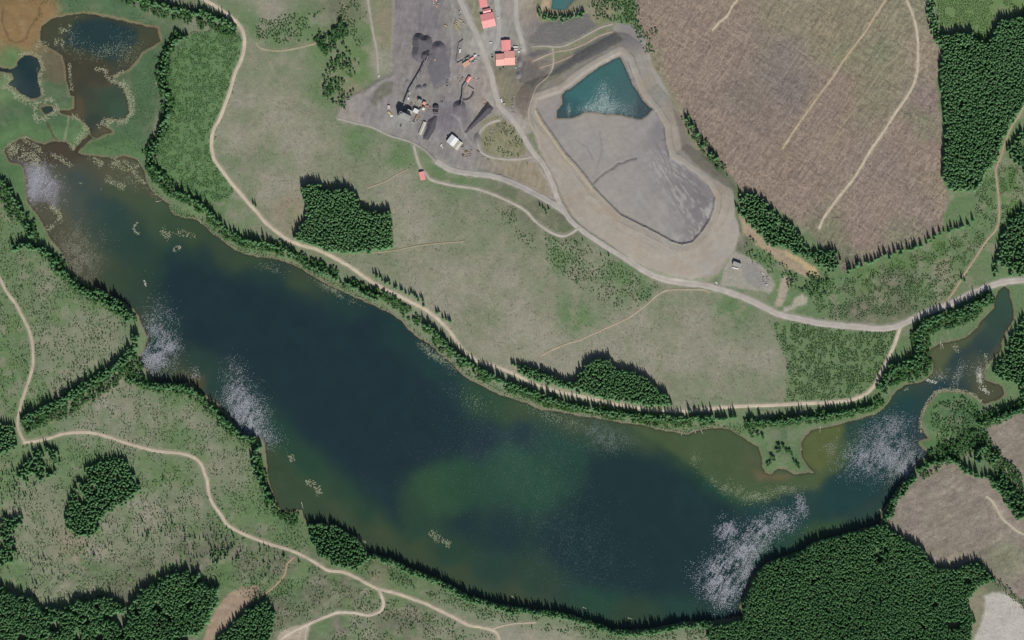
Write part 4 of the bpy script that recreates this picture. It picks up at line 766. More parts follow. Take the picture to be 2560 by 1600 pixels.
BELTS = [
 ('green belt of trees along the north shore beside the gravel road', [(436,487),(503,519),(542,559),(595,600),(640,612),(693,620),(759,652),(825,684),(891,717),(957,738),(1023,786),(1063,820),(1103,860),(1143,900),(1196,932),(1248,960),(1306,980),(1386,1008),(1465,1024),(1545,1038),(1624,1048),(1703,1058),(1783,1050)], 19, 4.6, .3, (.3,.95), .95, 1.5, P_leaf),
 ('belt of trees between the western marsh and the young plantation', [(450,87),(428,115),(413,148),(407,196),(416,240),(420,291),(397,344),(378,383),(375,420),(405,452),(436,487)], 22, 5.2, .30, (.1,.7), 1.0, 1.6, P_leaf),
 ('belt of trees running to the top left along the marsh edge', [(290,-30),(340,0),(400,25),(460,40),(520,52),(590,72)], 30, 5.2, .28, (.1,.8), .9, 1.5, P_leaf),
 ('creekside belt of trees from the left road to the lake', [(60,1068),(110,1040),(160,1015),(215,980),(265,950),(310,920),(345,895)], 36, 5.4, .18, (.1,.8), .9, 1.5, P_leaf),
 ('trees lining the western shore of the lake', [(0,450),(25,520),(60,545),(80,580),(100,620),(135,650),(165,690),(215,730),(260,752),(300,780),(335,812)], 22, 5.6, .30, (.1,.7), .9, 1.5, P_leaf),
 ('trees lining the shore bay south of the pale beach', [(318,940),(380,965),(450,972),(485,985),(520,1015),(560,1055),(590,1085),(640,1105)], 20, 5.4, .2, (.1,.7), .9, 1.4, P_leaf),
 ('green belt of trees below the eastern lake road', [(1862,1060),(1915,1058),(1973,1052),(2052,1042),(2132,1030),(2179,1018),(2205,1000)], 18, 4.8, .15, (.3,.9), .9, 1.5, P_leaf),
 ('trees between the road junction and the eastern inlet', [(2200,975),(2215,950),(2260,938),(2300,925),(2310,890),(2300,850),(2310,818),(2360,800),(2410,790),(2450,760),(2475,735)], 30, 5.2, .22, (.1,.7), 1.0, 1.6, P_leaf),
 ('dense tree belt south of the marshy island in the east', [(2295,1180),(2350,1140),(2400,1125),(2440,1100),(2475,1130),(2500,1165),(2530,1200),(2560,1250),(2600,1290)], 34, 5.4, .2, (.2,.9), .9, 1.4, P_leaf),
 ('scattered trees on the marshy island in the east', [(2400,1000),(2430,1040),(2420,1090),(2380,1110)], 40, 8, .45, (.2,.8), .6, 1.1, P_leaf),
 ('shore trees below the south east clearcut hill', [(2245,1232),(2232,1262),(2222,1292)], 14, 4.8, .0, (.3,.9), .9, 1.3, P_leaf),
 ('trees along the north east dam slope beside the clearcut', [(1714,295),(1730,325),(1755,360),(1790,402),(1805,425)], 16, 5.4, .25, (.2,.8), .7, 1.2, P_leaf),
 ('tree clumps in the pasture west of the mine', [(800,120),(845,85),(865,70)], 30, 6.0, .1, (.0,.5), 1.1, 1.7, P_leaf),
 ('tree clumps in the wet hollow west of the mine', [(835,120),(850,150),(870,165),(835,190),(845,225),(830,255)], 46, 6.5, .38, (.05,.75), .8, 1.4, P_leaf),
 ('woodland on the right edge south of the inlet', [(2440,1055),(2480,1045),(2520,1030),(2570,1012),(2610,1000)], 26, 5.2, .1, (.1,.7), .9, 1.4, P_leaf),
 ('shrubby trees between the dry slope and the gravel pad', [(1862,610),(1900,640),(1935,665),(1960,690)], 34, 6.5, .42, (.3,.9), .5, .9, P_leaf),
 ('trees in the gully north of the haul road', [(2020,700),(2060,695),(2045,735),(2010,715),(1970,700)], 22, 6.0, .35, (.1,.7), .7, 1.2, P_leaf),
 ('roadside trees between the clearcut and the haul road', [(1480,10),(1500,30),(1540,25),(1575,30),(1605,50),(1625,90)], 36, 6.5, .42, (.3,.9), .5, .9, P_leaf),
 ('hedge of young trees along the boundary at the lower right', [(2442,1405),(2475,1440),(2510,1470),(2560,1515),(2610,1550)], 12, 5.5, .2, (.1,.7), .5, .9, P_leaf),
 ('trees on the shore peninsula in the south west', [(640,1140),(650,1185),(670,1240),(690,1275),(745,1300)], 20, 5.2, .2, (.1,.7), .9, 1.4, P_leaf),
]
for i, (lab, line, w, sp, thin, tone, s0, s1, coll) in enumerate(BELTS):
    stand('tree_belt', lab, 'trees', dry(band_pts(line, w * 1.35, sp * .78, thin * 1.15, seed=i)), coll, s0 * .7, s1, (tone[0] * .5, tone[1] * .8), 'belts of trees')
stand('scattered_trees', 'trees scattered over the grassy hillside in the lower left', 'trees', dry(fill([(0,1180),(150,1120),(450,1150),(510,1260),(640,1350),(780,1420),(640,1500),(500,1420),(300,1480),(100,1480),(0,1440)], 13, thin=.58, thin_s=50, seed=31)), P_con, .25, .75, (.1, .8), 'scattered trees')
stand('scattered_trees', 'trees scattered over the grassy slope west of the lake', 'trees', dry(fill([(0,500),(80,600),(330,800),(320,900),(100,1020),(0,1040)], 15, thin=.54, thin_s=50, seed=32)), P_leaf, .35, .8, (.1, .8), 'scattered trees')
# conifers standing among the leafy belts: too many to single out
MIXED = [([(770,1316),(800,1312),(838,1318),(872,1340),(905,1360)], 8, 4.8, .1), ([(922,1390),(944,1394),(979,1402),(1010,1420),(1050,1436),(1090,1449),(1129,1471),(1169,1494),(1209,1505),(1248,1516),(1306,1526),(1386,1534),(1425,1542),(1465,1555),(1505,1568),(1531,1579),(1584,1582),(1637,1576),(1677,1568),(1714,1560),(1780,1560)], 12, 4.6, .15), ([(1865,1545),(1880,1480),(1925,1412),(1990,1390),(2060,1354),(2160,1330),(2205,1316)], 12, 4.4, .0), ([(2240,1230),(2228,1262),(2215,1300)], 12, 4.4, .0), ([(2285,1190),(2262,1215),(2250,1235)], 14, 4.6, .0), ([(560,1048),(600,1078),(640,1098)], 12, 4.8, .1), ([(398,964),(450,966),(484,972)], 10, 4.8, .1), ([(240,724),(290,752),(330,795)], 10, 4.8, .2), ([(436,480),(503,512),(542,550),(595,592),(640,606),(693,617),(740,640)], 7, 6.5, .30), ([(760,655),(830,690),(891,722),(945,745)], 10, 6.5, .3), ([(1063,808),(1103,848),(1143,888),(1196,922),(1248,950),(1306,972),(1386,1003),(1465,1020),(1545,1036),(1624,1040),(1703,1046),(1783,1043)], 9, 5.6, .12),
         ([(470,92),(440,105),(413,148),(407,196),(418,240),(418,291),(397,344),(378,383),(375,413),(405,448)], 9, 6.4, .3), ([(330,-10),(400,15),(460,30),(520,40),(585,66)], 12, 6, .2),
         ([(55,1052),(110,1025),(160,1000),(215,965),(265,935),(290,920),(325,880),(340,840)], 14, 5.6, .12), ([(0,450),(25,470),(60,545),(80,590)], 8, 7, .35), ([(34,620),(60,615),(90,620),(115,625),(130,650),(165,690),(215,730),(260,752),(300,775),(325,800)], 12, 6.2, .25),
         ([(318,945),(380,962),(450,966),(485,980),(520,1008),(560,1050),(590,1078),(625,1100)], 8, 5.8, .1), ([(1870,1052),(1915,1055),(1973,1050),(2052,1040),(2132,1027),(2179,1015)], 8, 5.4, .1),
         ([(2200,965),(2220,930),(2240,915),(2290,905),(2300,870),(2296,830),(2330,800),(2400,780),(2450,755),(2475,735)], 16, 5.8, .15), ([(2295,1175),(2350,1150),(2380,1150),(2430,1185),(2480,1200),(2520,1255),(2560,1290)], 10, 6, .25), ([(2490,1200),(2520,1230),(2560,1290)], 30, 6, .15),
         ([(2442,1060),(2480,1050),(2520,1035),(2570,1015)], 12, 6, .1), ([(650,1110),(635,1150),(650,1190),(685,1262)], 10, 6.2, .2), ([(2490,1150),(2460,1120),(2440,1150)], 16, 6.5, .2), ([(1715,290),(1735,330),(1790,400)], 8, 7, .3)]
pp = [dry(band_pts(l, w * 1.25, sp * .85, th * .8, seed=40 + i)) for i, (l, w, sp, th) in enumerate(MIXED)]
stand('conifers', 'dark conifers standing among the leafy belts along shores and creek', 'trees', np.concatenate(pp), P_con, .85, 1.5, (.0, .55))

# ------------------------------------------------------------------ individual trees
def con_proto(i, h, r):
    crown = bm_mesh('crown', conifer_bm(50 + i, h, r), [M_conif1]); tr = bm_mesh('trunk', trunk_bm(h, .35), [M_bark]); return crown, tr
CON = [con_proto(i, h, r) for i, (h, r) in enumerate(((22, 3.2), (20, 3.5), (24, 3.3), (18, 3.0)))]
LEA = [(bm_mesh('crown', leafy_bm(70 + i, h, r), [M_leaf1]), bm_mesh('trunk', trunk_bm(h, .3, .5), [M_bark])) for i, (h, r) in enumerate(((10, 3.6), (8, 3.0)))]
def tree(px, py, s, label, group=None, kind='conifer_tree', tone=None):
    protos = CON if kind == 'conifer_tree' else LEA
    cr, tk = protos[random.randrange(len(protos))]
    t = bpy.data.objects.new(kind, None); C.objects.link(t)
    t.location = (wx(px), wy(py), h1(px, py)); t.rotation_euler = (random.gauss(0, .03), random.gauss(0, .03), random.random() * 6.28)
    t.scale = (s, s, s * random.uniform(.9, 1.1)); t['label'] = label; t['category'] = 'tree'
    if group: t['group'] = group
    c = bpy.data.objects.new('crown', cr); C.objects.link(c); c.parent = t; c['tone'] = tone if tone is not None else random.uniform(.05, .6)
    k = bpy.data.objects.new('trunk', tk); C.objects.link(k); k.parent = t
    return t
ORD = ['first', 'second', 'third', 'fourth', 'fifth', 'sixth', 'seventh', 'eighth', 'ninth', 'tenth', '11th', '12th', '13th'] + ['%dth' % k for k in range(14, 20)] + ['20th', '21st', '22nd', '23rd'] + ['%dth' % k for k in range(24, 31)] + ['31st', '32nd', '33rd'] + ['%dth' % k for k in range(34, 41)] + ['41st', '42nd', '43rd'] + ['%dth' % k for k in range(44, 60)]
def tree_row(line, n, s0, s1, jit, label, group, kind='conifer_tree', tone=None):
    """label holds %s for the place of the tree counted from the west"""
    L = smooth_line(line, 2.0); P = []
    for k in range(n):
        i = min(len(L) - 1, int((k + random.uniform(.1, .9)) / n * len(L)))
        x, y = L[i] + np.array([random.gauss(0, jit * .5), random.gauss(0, jit)])
        if h1(x, y) < .42: y += 6
        if h1(x, y) < .42: continue
        P.append((x, y))
    P.sort()
    for k, (x, y) in enumerate(P):
        tree(x, y, random.uniform(s0, s1), label % ORD[k], group, kind, tone)
tree_row([(2118,680),(2158,660),(2211,640),(2264,626),(2312,608),(2349,586),(2383,572),(2430,562)], 48, 1.0, 1.5, 4, '%s conifer from the west in the ragged row edging the big clearcut', 'conifers edging the big clearcut')
tree_row([(935,688),(960,702),(1000,724),(1045,745),(1060,762)], 24, .8, 1.2, 3.5, '%s conifer from the west in the short field-side row along the lake road', 'short roadside conifer row')
tree_row([(1092,782),(1108,792),(1127,806)], 8, .7, 1.0, 2.5, '%s conifer from the west in the tiny group at the road bend', 'tiny roadside conifer group')
tree_row([(1280,912),(1310,918),(1350,930),(1390,946),(1440,962)], 36, .95, 1.3, 3, '%s conifer from the west in the row left of the rounded stand', 'conifers at the foot of the dry field')
SHORE_ = [('south shore row, stretch nearest the dark clump', [(925,1388),(979,1402),(1050,1436)], 22), ('south shore row, second stretch past the dark clump', [(1055,1438),(1129,1470),(1209,1505)], 26), ('south shore row, middle stretch', [(1214,1507),(1280,1521),(1346,1531),(1400,1538)], 28),
          ('south shore row, stretch right of the middle', [(1405,1539),(1425,1542),(1505,1568),(1584,1582)], 28), ('south shore row, stretch nearest the big forest', [(1589,1582),(1677,1568),(1765,1558)], 28)]
for nm_, ln_, n_ in SHORE_:
    tree_row(ln_, n_, .8, 1.3, 3.5, '%s conifer from the west in the ' + nm_, 'conifers along the south shore')
tree_row([(350,1480),(385,1462),(423,1440),(463,1430),(497,1440)], 16, 1.2, 1.6, 4, '%s spiky tall conifer from the west on the rocky hill above the corner forest', 'spiky conifers on the rocky hill')
for lab, pts in (('big dark tree at the left of the pair beside the bend of the lake road', [(634,510)]), ('smaller dark tree right beside the bend of the lake road', [(640,516)])):
    for x, y in pts: tree(x, y, .9, lab, tone=0)
for k, (x, y) in enumerate(((1350,516),(1358,522),(1364,528),(1366,536),(1372,524))): tree(x, y, .8, '%s conifer from the left in the little clump inside the access road loop' % ORD[k], 'clump in the access road loop', tone=.1)
for k, (x, y) in enumerate(sorted(((1945,1112),(1950,1122),(1958,1118),(1965,1128),(1974,1130),(1980,1136),(1930,1142),(1934,1150),(1926,1158),(1990,1160),(1996,1168),(1918,1162),(1944,1130),(1984,1154)))): tree(x, y, random.uniform(1.2, 1.7), '%s dark tree from the left on the small grassy peninsula' % ORD[k], kind='broadleaf_tree', group= 'trees on the peninsula', tone=.1)
for k, (x, y) in enumerate(((1875,1082),(1880,1090),(1885,1078),(1893,1086),(1905,1092))): tree(x, y, 1.5, '%s dark tree from the left near the shore above the olive bay' % ORD[k], kind='broadleaf_tree', group= 'trees above the olive bay', tone=.05)
for k, (x, y, s) in enumerate(((1416,604,.55),(1442,608,.4),(1457,602,.6),(1468,635,.45),(1480,633,.4),(1503,640,.6),(1522,641,.7))): tree(x, y, s, '%s small lone conifer from the left below the tailings dam road' % ORD[k], 'small conifers below the dam road', tone=0)
tree(2404,698,1.0,'dark conifer standing alone beside the narrow eastern track', tone=.05); tree(2411,702,.8,'smaller conifer just right of the lone dark one beside the eastern track', tone=.05)
for x, y, lab in ((1818,440,'lone dark conifer between the dam and the clearcut'),(1251,176,'dark bushy tree below the lower red roof, left one'),(1259,171,'bushy tree right below the lower red roof')): tree(x, y, .55, lab, tone=.1)
tree(1319,412,.35,'small dark tree in the brown grass triangle beside the haul road', tone=0)
tree_row([(1725,1030),(1722,1024)], 2, 1.1, 1.2, 2, '%s of two tall conifers whose shadows cross the lake road', 'tall conifers shading the lake road', tone=.1)
tree_row([(1745,1048),(1780,1046),(1815,1046),(1838,1040)], 14, 1.3, 1.55, 2.5, '%s very tall conifer from the left in the block shading the lake road', 'conifer block shading the lake road', tone=.1)

# ------------------------------------------------------------------ scrub and young trees
def scrub(label, poly, sp, thin, s0, s1, tone, seed, thin_s=24):
    stand('shrubs', label, 'shrubs', dry(fill(poly, sp, thin=thin, thin_s=thin_s, seed=seed)), P_shrub, s0, s1, tone, 'low scrub')
scrub('bright green young plantation west of the gravel road', PLANT_W, 2.5, .44, .4, 1.0, (.2,1), 61, 9)
scrub('green young plantation enclosed by the eastern lake road', PLANT_E, 2.8, .42, .5, 1.3, (.1,.9), 62, 10)
scrub('pale green young trees in the upper right corner', PLANT_NE, 2.7, .42, .4, 1.0, (.4,1), 63)
scrub('green scrub in the pasture left of the mine', [(640,50),(720,40),(800,30),(880,0),(915,30),(900,120),(860,60),(800,100),(700,110),(645,100)], 4.6, .46, .8, 1.7, (.2,.9), 64)
scrub('scrub on the green slope north of the haul road', [(2030,700),(2130,690),(2300,630),(2430,570),(2480,590),(2440,640),(2380,740),(2280,780),(2150,800),(2050,796),(2030,750)], 3.0, .45, .45, 1.25, (.3,1), 65, 11)
scrub('scrub along the right edge beside the far track', [(2440,480),(2500,400),(2560,420),(2560,520),(2500,580),(2440,560)], 3.2, .44, .5, 1.2, (.3,1), 66, 11)
scrub('scrub on the south western hills', [(-20,1130),(60,1110),(240,1090),(480,1150),(520,1250),(640,1350),(800,1420),(700,1500),(560,1470),(400,1420),(300,1500),(100,1500),(-20,1450)], 4.8, .47, .45, 1.35, (.2,1), 67, 16)
scrub('scrub between the two left roads and the lake', [(70,1090),(240,1000),(330,950),(500,1000),(640,1110),(660,1220),(760,1310),(780,1400),(640,1340),(530,1250),(510,1150),(380,1120),(200,1075)], 4.8, .47, .45, 1.3, (.2,1), 68, 16)
scrub('scrub on the western pasture', [(-20,440),(60,600),(130,660),(300,790),(330,860),(200,970),(60,1040),(-20,1050)], 4.8, .47, .45, 1.3, (.2,1), 69, 16)
scrub('scattered dark bushes on the dry fields north of the lake', [(620,300),(800,200),(850,300),(1000,350),(1050,440),(1300,520),(1450,600),(1600,700),(1900,780),(1950,1000),(1700,1000),(1560,900),(1440,900),(1250,880),(1130,820),(1050,750),(850,640),(1000,600),(960,520),(880,470),(760,450),(740,580),(640,500),(540,390)], 7.2, .53, .35, .85, (.0,.6), 70, 14)
scrub('bushes on the slope below the tailings dam road', [(1290,520),(1340,580),(1440,600),(1500,640),(1640,710),(1660,735),(1560,780),(1480,740),(1400,680),(1300,600),(1240,520)], 5.0, .45, .6, 1.4, (.0,.6), 71)
scrub('scrub on the rocky ground at the bottom beside the gravel pit', [(640,1400),(780,1430),(930,1480),(930,1520),(800,1530),(700,1580),(640,1600),(620,1480)], 5.4, .46, .6, 1.4, (.0,.4), 72)
scrub('scrub on the bottom edge south of the lake road', [(930,1470),(1100,1540),(1240,1590),(1230,1640),(800,1640),(860,1560)], 5.4, .47, .6, 1.5, (.1,.7), 73)
scrub('reedy scrub strip beside the north shore', [(380,470),(440,520),(520,550),(620,620),(780,675),(940,755),(1040,830),(1180,940),(1300,990),(1500,1035),(1700,1070),(1860,1060),(1860,1085),(1700,1082),(1500,1046),(1290,1000),(1150,930),(1010,805),(880,740),(700,655),(600,635),(500,560),(430,540)], 3.4, .3, .6, 1.1, (.4,1), 74)
scrub('low trees of the marshy island', [(2335,1010),(2400,990),(2440,1010),(2440,1090),(2350,1130),(2330,1060)], 4.4, .42, .8, 1.8, (.1,.8), 75)
scrub('scrub at the foot of the south shore trees', [(920,1395),(1050,1445),(1200,1515),(1350,1540),(1520,1580),(1700,1572),(1780,1570),(1780,1600),(1500,1600),(1200,1545),(1000,1460),(900,1430)], 4.4, .42, .7, 1.5, (.3,1), 76)
scrub('green scrub corner by the upper pond and the clearcut', [(1470,-20),(1590,-20),(1600,60),(1635,130),(1610,130),(1580,60),(1540,50),(1490,50)], 4.2, .4, .8, 1.8, (.3,1), 77)
scrub('scrub inside the mine road loop', [(1205,300),(1245,290),(1290,320),(1320,376),(1295,395),(1250,400),(1212,385)], 5.0, .5, .6, 1.4, (.0,.5), 78)
scrub('reed tufts over the western marsh', [(0,-20),(300,0),(430,90),(400,160),(385,300),(350,380),(240,380),(200,330),(330,300),(340,200),(400,110),(300,40),(150,30),(90,80)], 4.6, .5, .4, .8, (.3,.9), 79)
# felled slash on the clearcut: pale sticks nobody could count
def slash(name, label, poly, n, length, mat, thin=0.0, seed=0):
    P = np.array(poly, float); x = rng.uniform(P[:, 0].min(), P[:, 0].max(), n); y = rng.uniform(P[:, 1].min(), P[:, 1].max(), n)
    k = sdist(x, y, poly, 5) > 2
    if thin: k &= fbm(x, y, 30, 140 + seed, 3) > thin
    x = x[k]; y = y[k]; m = len(x); a = rng.normal(R(57), .8, m); l = rng.uniform(.4, 1, m) * length; w = rng.uniform(.25, .6, m)
    z = hz(x, y) + .2
    dx = np.cos(a) * l / 2; dy = -np.sin(a) * l / 2; nx_ = np.sin(a) * w / 2; ny_ = np.cos(a) * w / 2
    def pt(sx, sn, dz): return np.stack([x + sx * dx + sn * nx_ - W_ / 2, H_ / 2 - (y + sx * dy + sn * ny_), z + dz], 1)
    Vv = np.stack([pt(-1, -1, -.5), pt(1, -1, -.5), pt(1, 0, .45), pt(-1, 0, .45), pt(-1, 1, -.5), pt(1, 1, -.5)], 1).reshape(-1, 3)
    b = np.arange(m)[:, None] * 6
    f = np.concatenate([b + np.array([[0, 1, 2, 3]]), b + np.array([[3, 2, 5, 4]])])
    link(name, mesh_np(name, Vv, f), mat, kind='stuff', label=label, category='slash')
M_slash = simple('bleached_wood', (188, 174, 152), .9, grain=.2, gs=.05)
M_slashd = simple('brown_brash', (96, 84, 74), .95, grain=.25, gs=.05)
slash('slash', 'pale felled branches strewn over the big brown clearcut', CLEARCUT, 9000, 6.5, M_slash, .42, 1)
slash('slash', 'dark brown brash strewn over the big brown clearcut', CLEARCUT, 9000, 5.5, M_slashd, .42, 2)
slash('slash', 'pale branches strewn over the clearcut hill in the lower right', CLEAR_SE, 900, 5, M_slash, .45, 3)
print('plants', time.time() - T0)

# ------------------------------------------------------------------ floating leaves, painted glint specks and reed tufts
def floating_specks(label, blobs, mat, r0=.6, r1=1.5, z=0.30, name='pads_and_glint', seed=0, cat='water plants'):  # flat discs
    xs = []; ys = []
    for b in blobs:
        cx, cy, rx, ry, n = b[:5]; n = int(n * 2.4); rot = R(b[5]) if len(b) > 5 else 0
        u = rng.normal(0, .5, n); v = rng.normal(0, .5, n)
        x = cx + u * rx * math.cos(rot) - v * ry * math.sin(rot); y = cy + u * rx * math.sin(rot) + v * ry * math.cos(rot)
        sx = x * .87 + y * .5; sy = -x * .5 + y * .87
        k = .5 * fbm(sx, sy * .3, 5, 150 + seed, 3) + .5 * fbm(x, y, 22, 155 + seed, 3) > rng.uniform(.3, .62, n)
        xs.append(x[k]); ys.append(y[k])
    x = np.concatenate(xs); y = np.concatenate(ys)
    k = hz(x, y) < (z - .02 if z < 5 else 11.0); x = x[k]; y = y[k]; m = len(x)
    if m == 0: return
    r = rng.uniform(r0, r1, m) * .55; zz = z + rng.uniform(0, .12, m)
    a0 = rng.uniform(0, 6.28, m)
    V6 = []
    for j in range(6):
        a = a0 + j * math.pi / 3; q = r * rng.uniform(.8, 1.15, m)
        V6.append(np.stack([x + q * np.cos(a) - W_ / 2, H_ / 2 - y + q * np.sin(a), zz], 1))
    Vv = np.stack(V6, 1).reshape(-1, 3); f = np.arange(m * 6).reshape(m, 6)
    link(name, mesh_np(name, Vv, f), mat, kind='stuff', label=label, category=cat)
def tufts(label, lines, mat, sp=3.0, name='reed_tufts', z=0.2, hgt=1.3, seed=0, cat='reeds'):
    """low clumps of reeds and lilies growing out of the water"""
    pts = []
    for line, w in lines:
        if len(line) == 1: line = [line[0], (line[0][0] + 1, line[0][1] + 1)]
        p = band_pts(line, w * .85, sp * .5, .0, seed=80 + seed); p = p + rng.normal(0, .13 * w, p.shape); p = p[fbm(p[:, 0], p[:, 1], 7.5, 300 + seed, 2) > (.36 if w > 9 else .25)]; pts.append(p)
    P = np.concatenate(pts); x = P[:, 0]; y = P[:, 1]; m = len(x)
    r = rng.uniform(.6, 1.35, m); zz = np.maximum(hz(x, y), z)
    rings = []
    a0 = rng.uniform(0, 6.28, m)
    for j in range(7):
        a = a0 + j * 2 * math.pi / 7; q = r * rng.uniform(.75, 1.2, m)
        rings.append(np.stack([x + q * np.cos(a) - W_ / 2, H_ / 2 - y + q * np.sin(a), zz - .05], 1))
    rings.append(np.stack([x - W_ / 2, H_ / 2 - y, zz + hgt * rng.uniform(.4, 1, m)], 1))
    Vv = np.stack(rings, 1).reshape(-1, 3); b = np.arange(m)[:, None] * 8
    f = np.concatenate([b + np.array([[7, j, (j + 1) % 7]]) for j in range(7)])
    link(name, mesh_np(name, Vv, f), mat, kind='stuff', label=label, category=cat)
M_pad = simple('glint_grey', (160, 162, 170), .6, grain=.25, gs=.3)  # grey of sun glint on the water, painted on the discs
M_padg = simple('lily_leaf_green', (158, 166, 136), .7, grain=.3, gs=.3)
M_glintd = simple('glint_dim', (100, 116, 114), .6, grain=.35, gs=.2)  # fainter blue grey glint of open water, painted on the discs
M_tuft = simple('reed_tuft', (154, 156, 130), .9, grain=.3, gs=.3)
M_tuftw = simple('reed_tuft_pale', (192, 192, 180), .9, grain=.2, gs=.3)
floating_specks('big pale grey patch of sun glint specks off the south east forest', [(1815,1325,26,30,900),(1900,1330,60,34,1700,-25),(1860,1375,64,44,2600,-40),(1800,1440,42,54,2600,20),(1815,1485,50,40,1300),(1960,1300,46,30,700),(2003,1262,14,34,300,-20),(1760,1440,44,40,300),(1850,1430,60,50,1500,-30)], M_pad, .6, 1.5, seed=1)
floating_specks('pale grey patch of sun glint specks off the south west shore point', [(600,1005,46,50,1700),(625,1045,44,44,2200),(660,1085,44,30,600,30),(585,955,34,56,600),(620,1070,30,26,700)], M_pad, .6, 1.3, seed=2)
floating_specks('pale grey patch of sun glint specks in the western cove', [(395,845,44,80,2100),(432,862,22,22,500),(385,895,50,44,1900),(480,935,22,20,160)], M_pad, .6, 1.3, seed=3)
floating_specks('dense mat of pale glare specks at the north west end of the lake', [(92,445,34,46,1100),(120,470,32,56,800,-20),(80,480,20,36,300)], M_pad, .7, 1.5, seed=4)
floating_specks('brownish speckled leaf mat along the north western shore', [(190,625,50,66,1500,-30),(205,665,40,40,900),(200,600,70,50,500)], simple('leaf_mat', (132, 130, 116), .8, grain=.25, gs=.3), .6, 1.3, seed=5)
floating_specks('wide grey patch of sun glint specks in the eastern arm of the lake', [(2215,1100,70,54,1700),(2180,1150,80,50,2000),(2250,1150,66,50,2100),(2130,1130,70,24,500,10),(2235,1060,60,30,500),(2270,1185,40,30,600)], M_pad, .6, 1.3, seed=6)
floating_specks('sparse blue grey glint patch below the north shore', [(1500,1078,70,32,900,20),(1530,1105,60,30,700),(1420,1080,90,60,300)], M_glintd, .6, 1.3, seed=7)
floating_specks('thin scatter of glint specks over the middle of the lake', [(1250,1090,160,120,900,20),(1350,1180,120,120,900),(1400,1300,160,110,900,30),(1450,1400,160,100,900,25),(1150,1200,200,160,500,20)], M_glintd, .5, 1.05, seed=8)
floating_specks('small white leaf patch by the north shore east of the road bend', [(1080,884,40,12,420,35),(1120,910,40,14,120,40)], M_padg, .6, 1.2, seed=9)
floating_specks('small white leaf patch by the north shore', [(825,722,40,10,260,30),(870,745,40,14,90,30)], M_padg, .6, 1.1, seed=10)
floating_specks('green leaf specks on the olive shallows of the eastern bay', [(1830,1225,70,20,500,25),(1900,1240,50,14,300),(1740,1150,12,18,60),(1960,1225,60,14,260)], M_padg, .6, 1.2, seed=11)
floating_specks('white leaf patches in the eastern inlet', [(2350,935,34,16,120),(2395,935,12,30,130,20),(2450,940,10,24,260),(2440,915,40,30,70)], M_tuftw, .6, 1.2, seed=12)
floating_specks('white foam of leaves on the turquoise tailings pond', [(1505,258,36,34,1300,20),(1530,275,60,24,700,10),(1470,270,26,14,260,-20),(1422,276,6,16,90),(1510,225,16,30,160)], simple('pond_foam', (172, 186, 184), .7, grain=.2, gs=.3), .5, 1.0, z=10.78, name='floating_foam', seed=13, cat='foam')
floating_specks('specks of leaves along the pond south of the orange marsh', [(260,130,110,24,420),(310,125,50,50,260),(185,100,30,30,120)], M_padg, .6, 1.2, z=.33, seed=14)
floating_specks('green leaf specks along the northern shallows', [(1390,1045,80,20,240,20),(1180,1000,60,20,120,30),(340,455,60,20,160,10),(385,480,24,14,40,40),(680,670,60,14,60,15)], M_padg, .6, 1.3, seed=15)
tufts('crescent of pale reeds round the eastern side of the lower marsh pond', [([(237,172),(262,174),(270,190),(285,205),(303,207)], 11), ([(303,207),(318,225),(328,250),(331,275),(320,297),(298,306),(268,304),(248,316)], 19), ([(284,192),(310,178)], 8)], M_tuft, 3.0, seed=1)
tufts('ring of pale reeds round the small dark pond', [([(50,138),(78,132),(98,145),(107,168),(100,195),(104,220),(108,238)], 10), ([(10,215),(40,236),(70,254),(95,258)], 20), ([(10,185),(25,200)], 10), ([(92,175)], 8), ([(100,258),(125,248),(142,272),(125,290),(92,300),(88,270)], 14)], M_tuft, 3.0, seed=2)
tufts('pale reed clumps by the orange marsh', [([(92,110),(118,118)], 22), ([(138,104),(160,108)], 16), ([(150,78),(175,68)], 16), ([(190,45)], 10), ([(173,160),(176,200),(180,225)], 8)], M_tuft, 3.4, seed=3)
tufts('reed clumps in the brown channel between marsh and lake', [([(175,288),(200,300),(218,325)], 10), ([(180,372),(195,345),(212,322)], 16), ([(20,370),(60,385),(100,400)], 34), ([(60,345),(100,375)], 14), ([(130,385),(160,400)], 16), ([(160,400),(178,415)], 12), ([(225,392),(255,412)], 20), ([(280,405),(345,425)], 24), ([(265,445),(310,470)], 16), ([(340,440),(362,458)], 10)], M_tuft, 3.2, seed=4)
tufts('curved reed island off the north western shore', [([(128,515),(150,540),(142,560),(118,572)], 13)], M_tuft, 2.8, seed=5)
tufts('small crescent of reeds alone in the lake', [([(344,556),(335,566),(337,578),(348,584)], 4)], M_tuft, 2.4, seed=6)
tufts('round reed patch left of the reed island pair', [([(404,578),(425,590)], 20)], M_tuft, 3.6, seed=7)
tufts('loose reed patch right of the round one', [([(442,580),(485,590)], 18)], M_tuft, 4.2, seed=8)
tufts('dense oval reed island in the open north west water', [([(434,625),(450,617)], 11)], M_tuft, 2.3, seed=9)
tufts('tiny reed island south of the dense oval one', [([(361,702),(364,714)], 5)], M_tuftw, 2.4, seed=10)
tufts('small oval reed island off the south western shore', [([(727,1138),(730,1153)], 13)], M_tuft, 3.0, seed=11)
tufts('larger loose reed island near the south western shore', [([(765,1205),(790,1215),(798,1235)], 15)], M_tuft, 3.2, seed=12)
tufts('reed island in the southern shallows', [([(1078,1332),(1100,1350),(1125,1362)], 18)], M_tuft, 3.4, seed=13)
tufts('pale reed fringe round the eastern marsh island', [([(2303,1080),(2300,1060),(2304,1040),(2312,1018),(2322,1000),(2338,982)], 7), ([(2338,982),(2360,974),(2395,976),(2430,984),(2452,1002)], 8)], M_tuft, 2.8, seed=14)
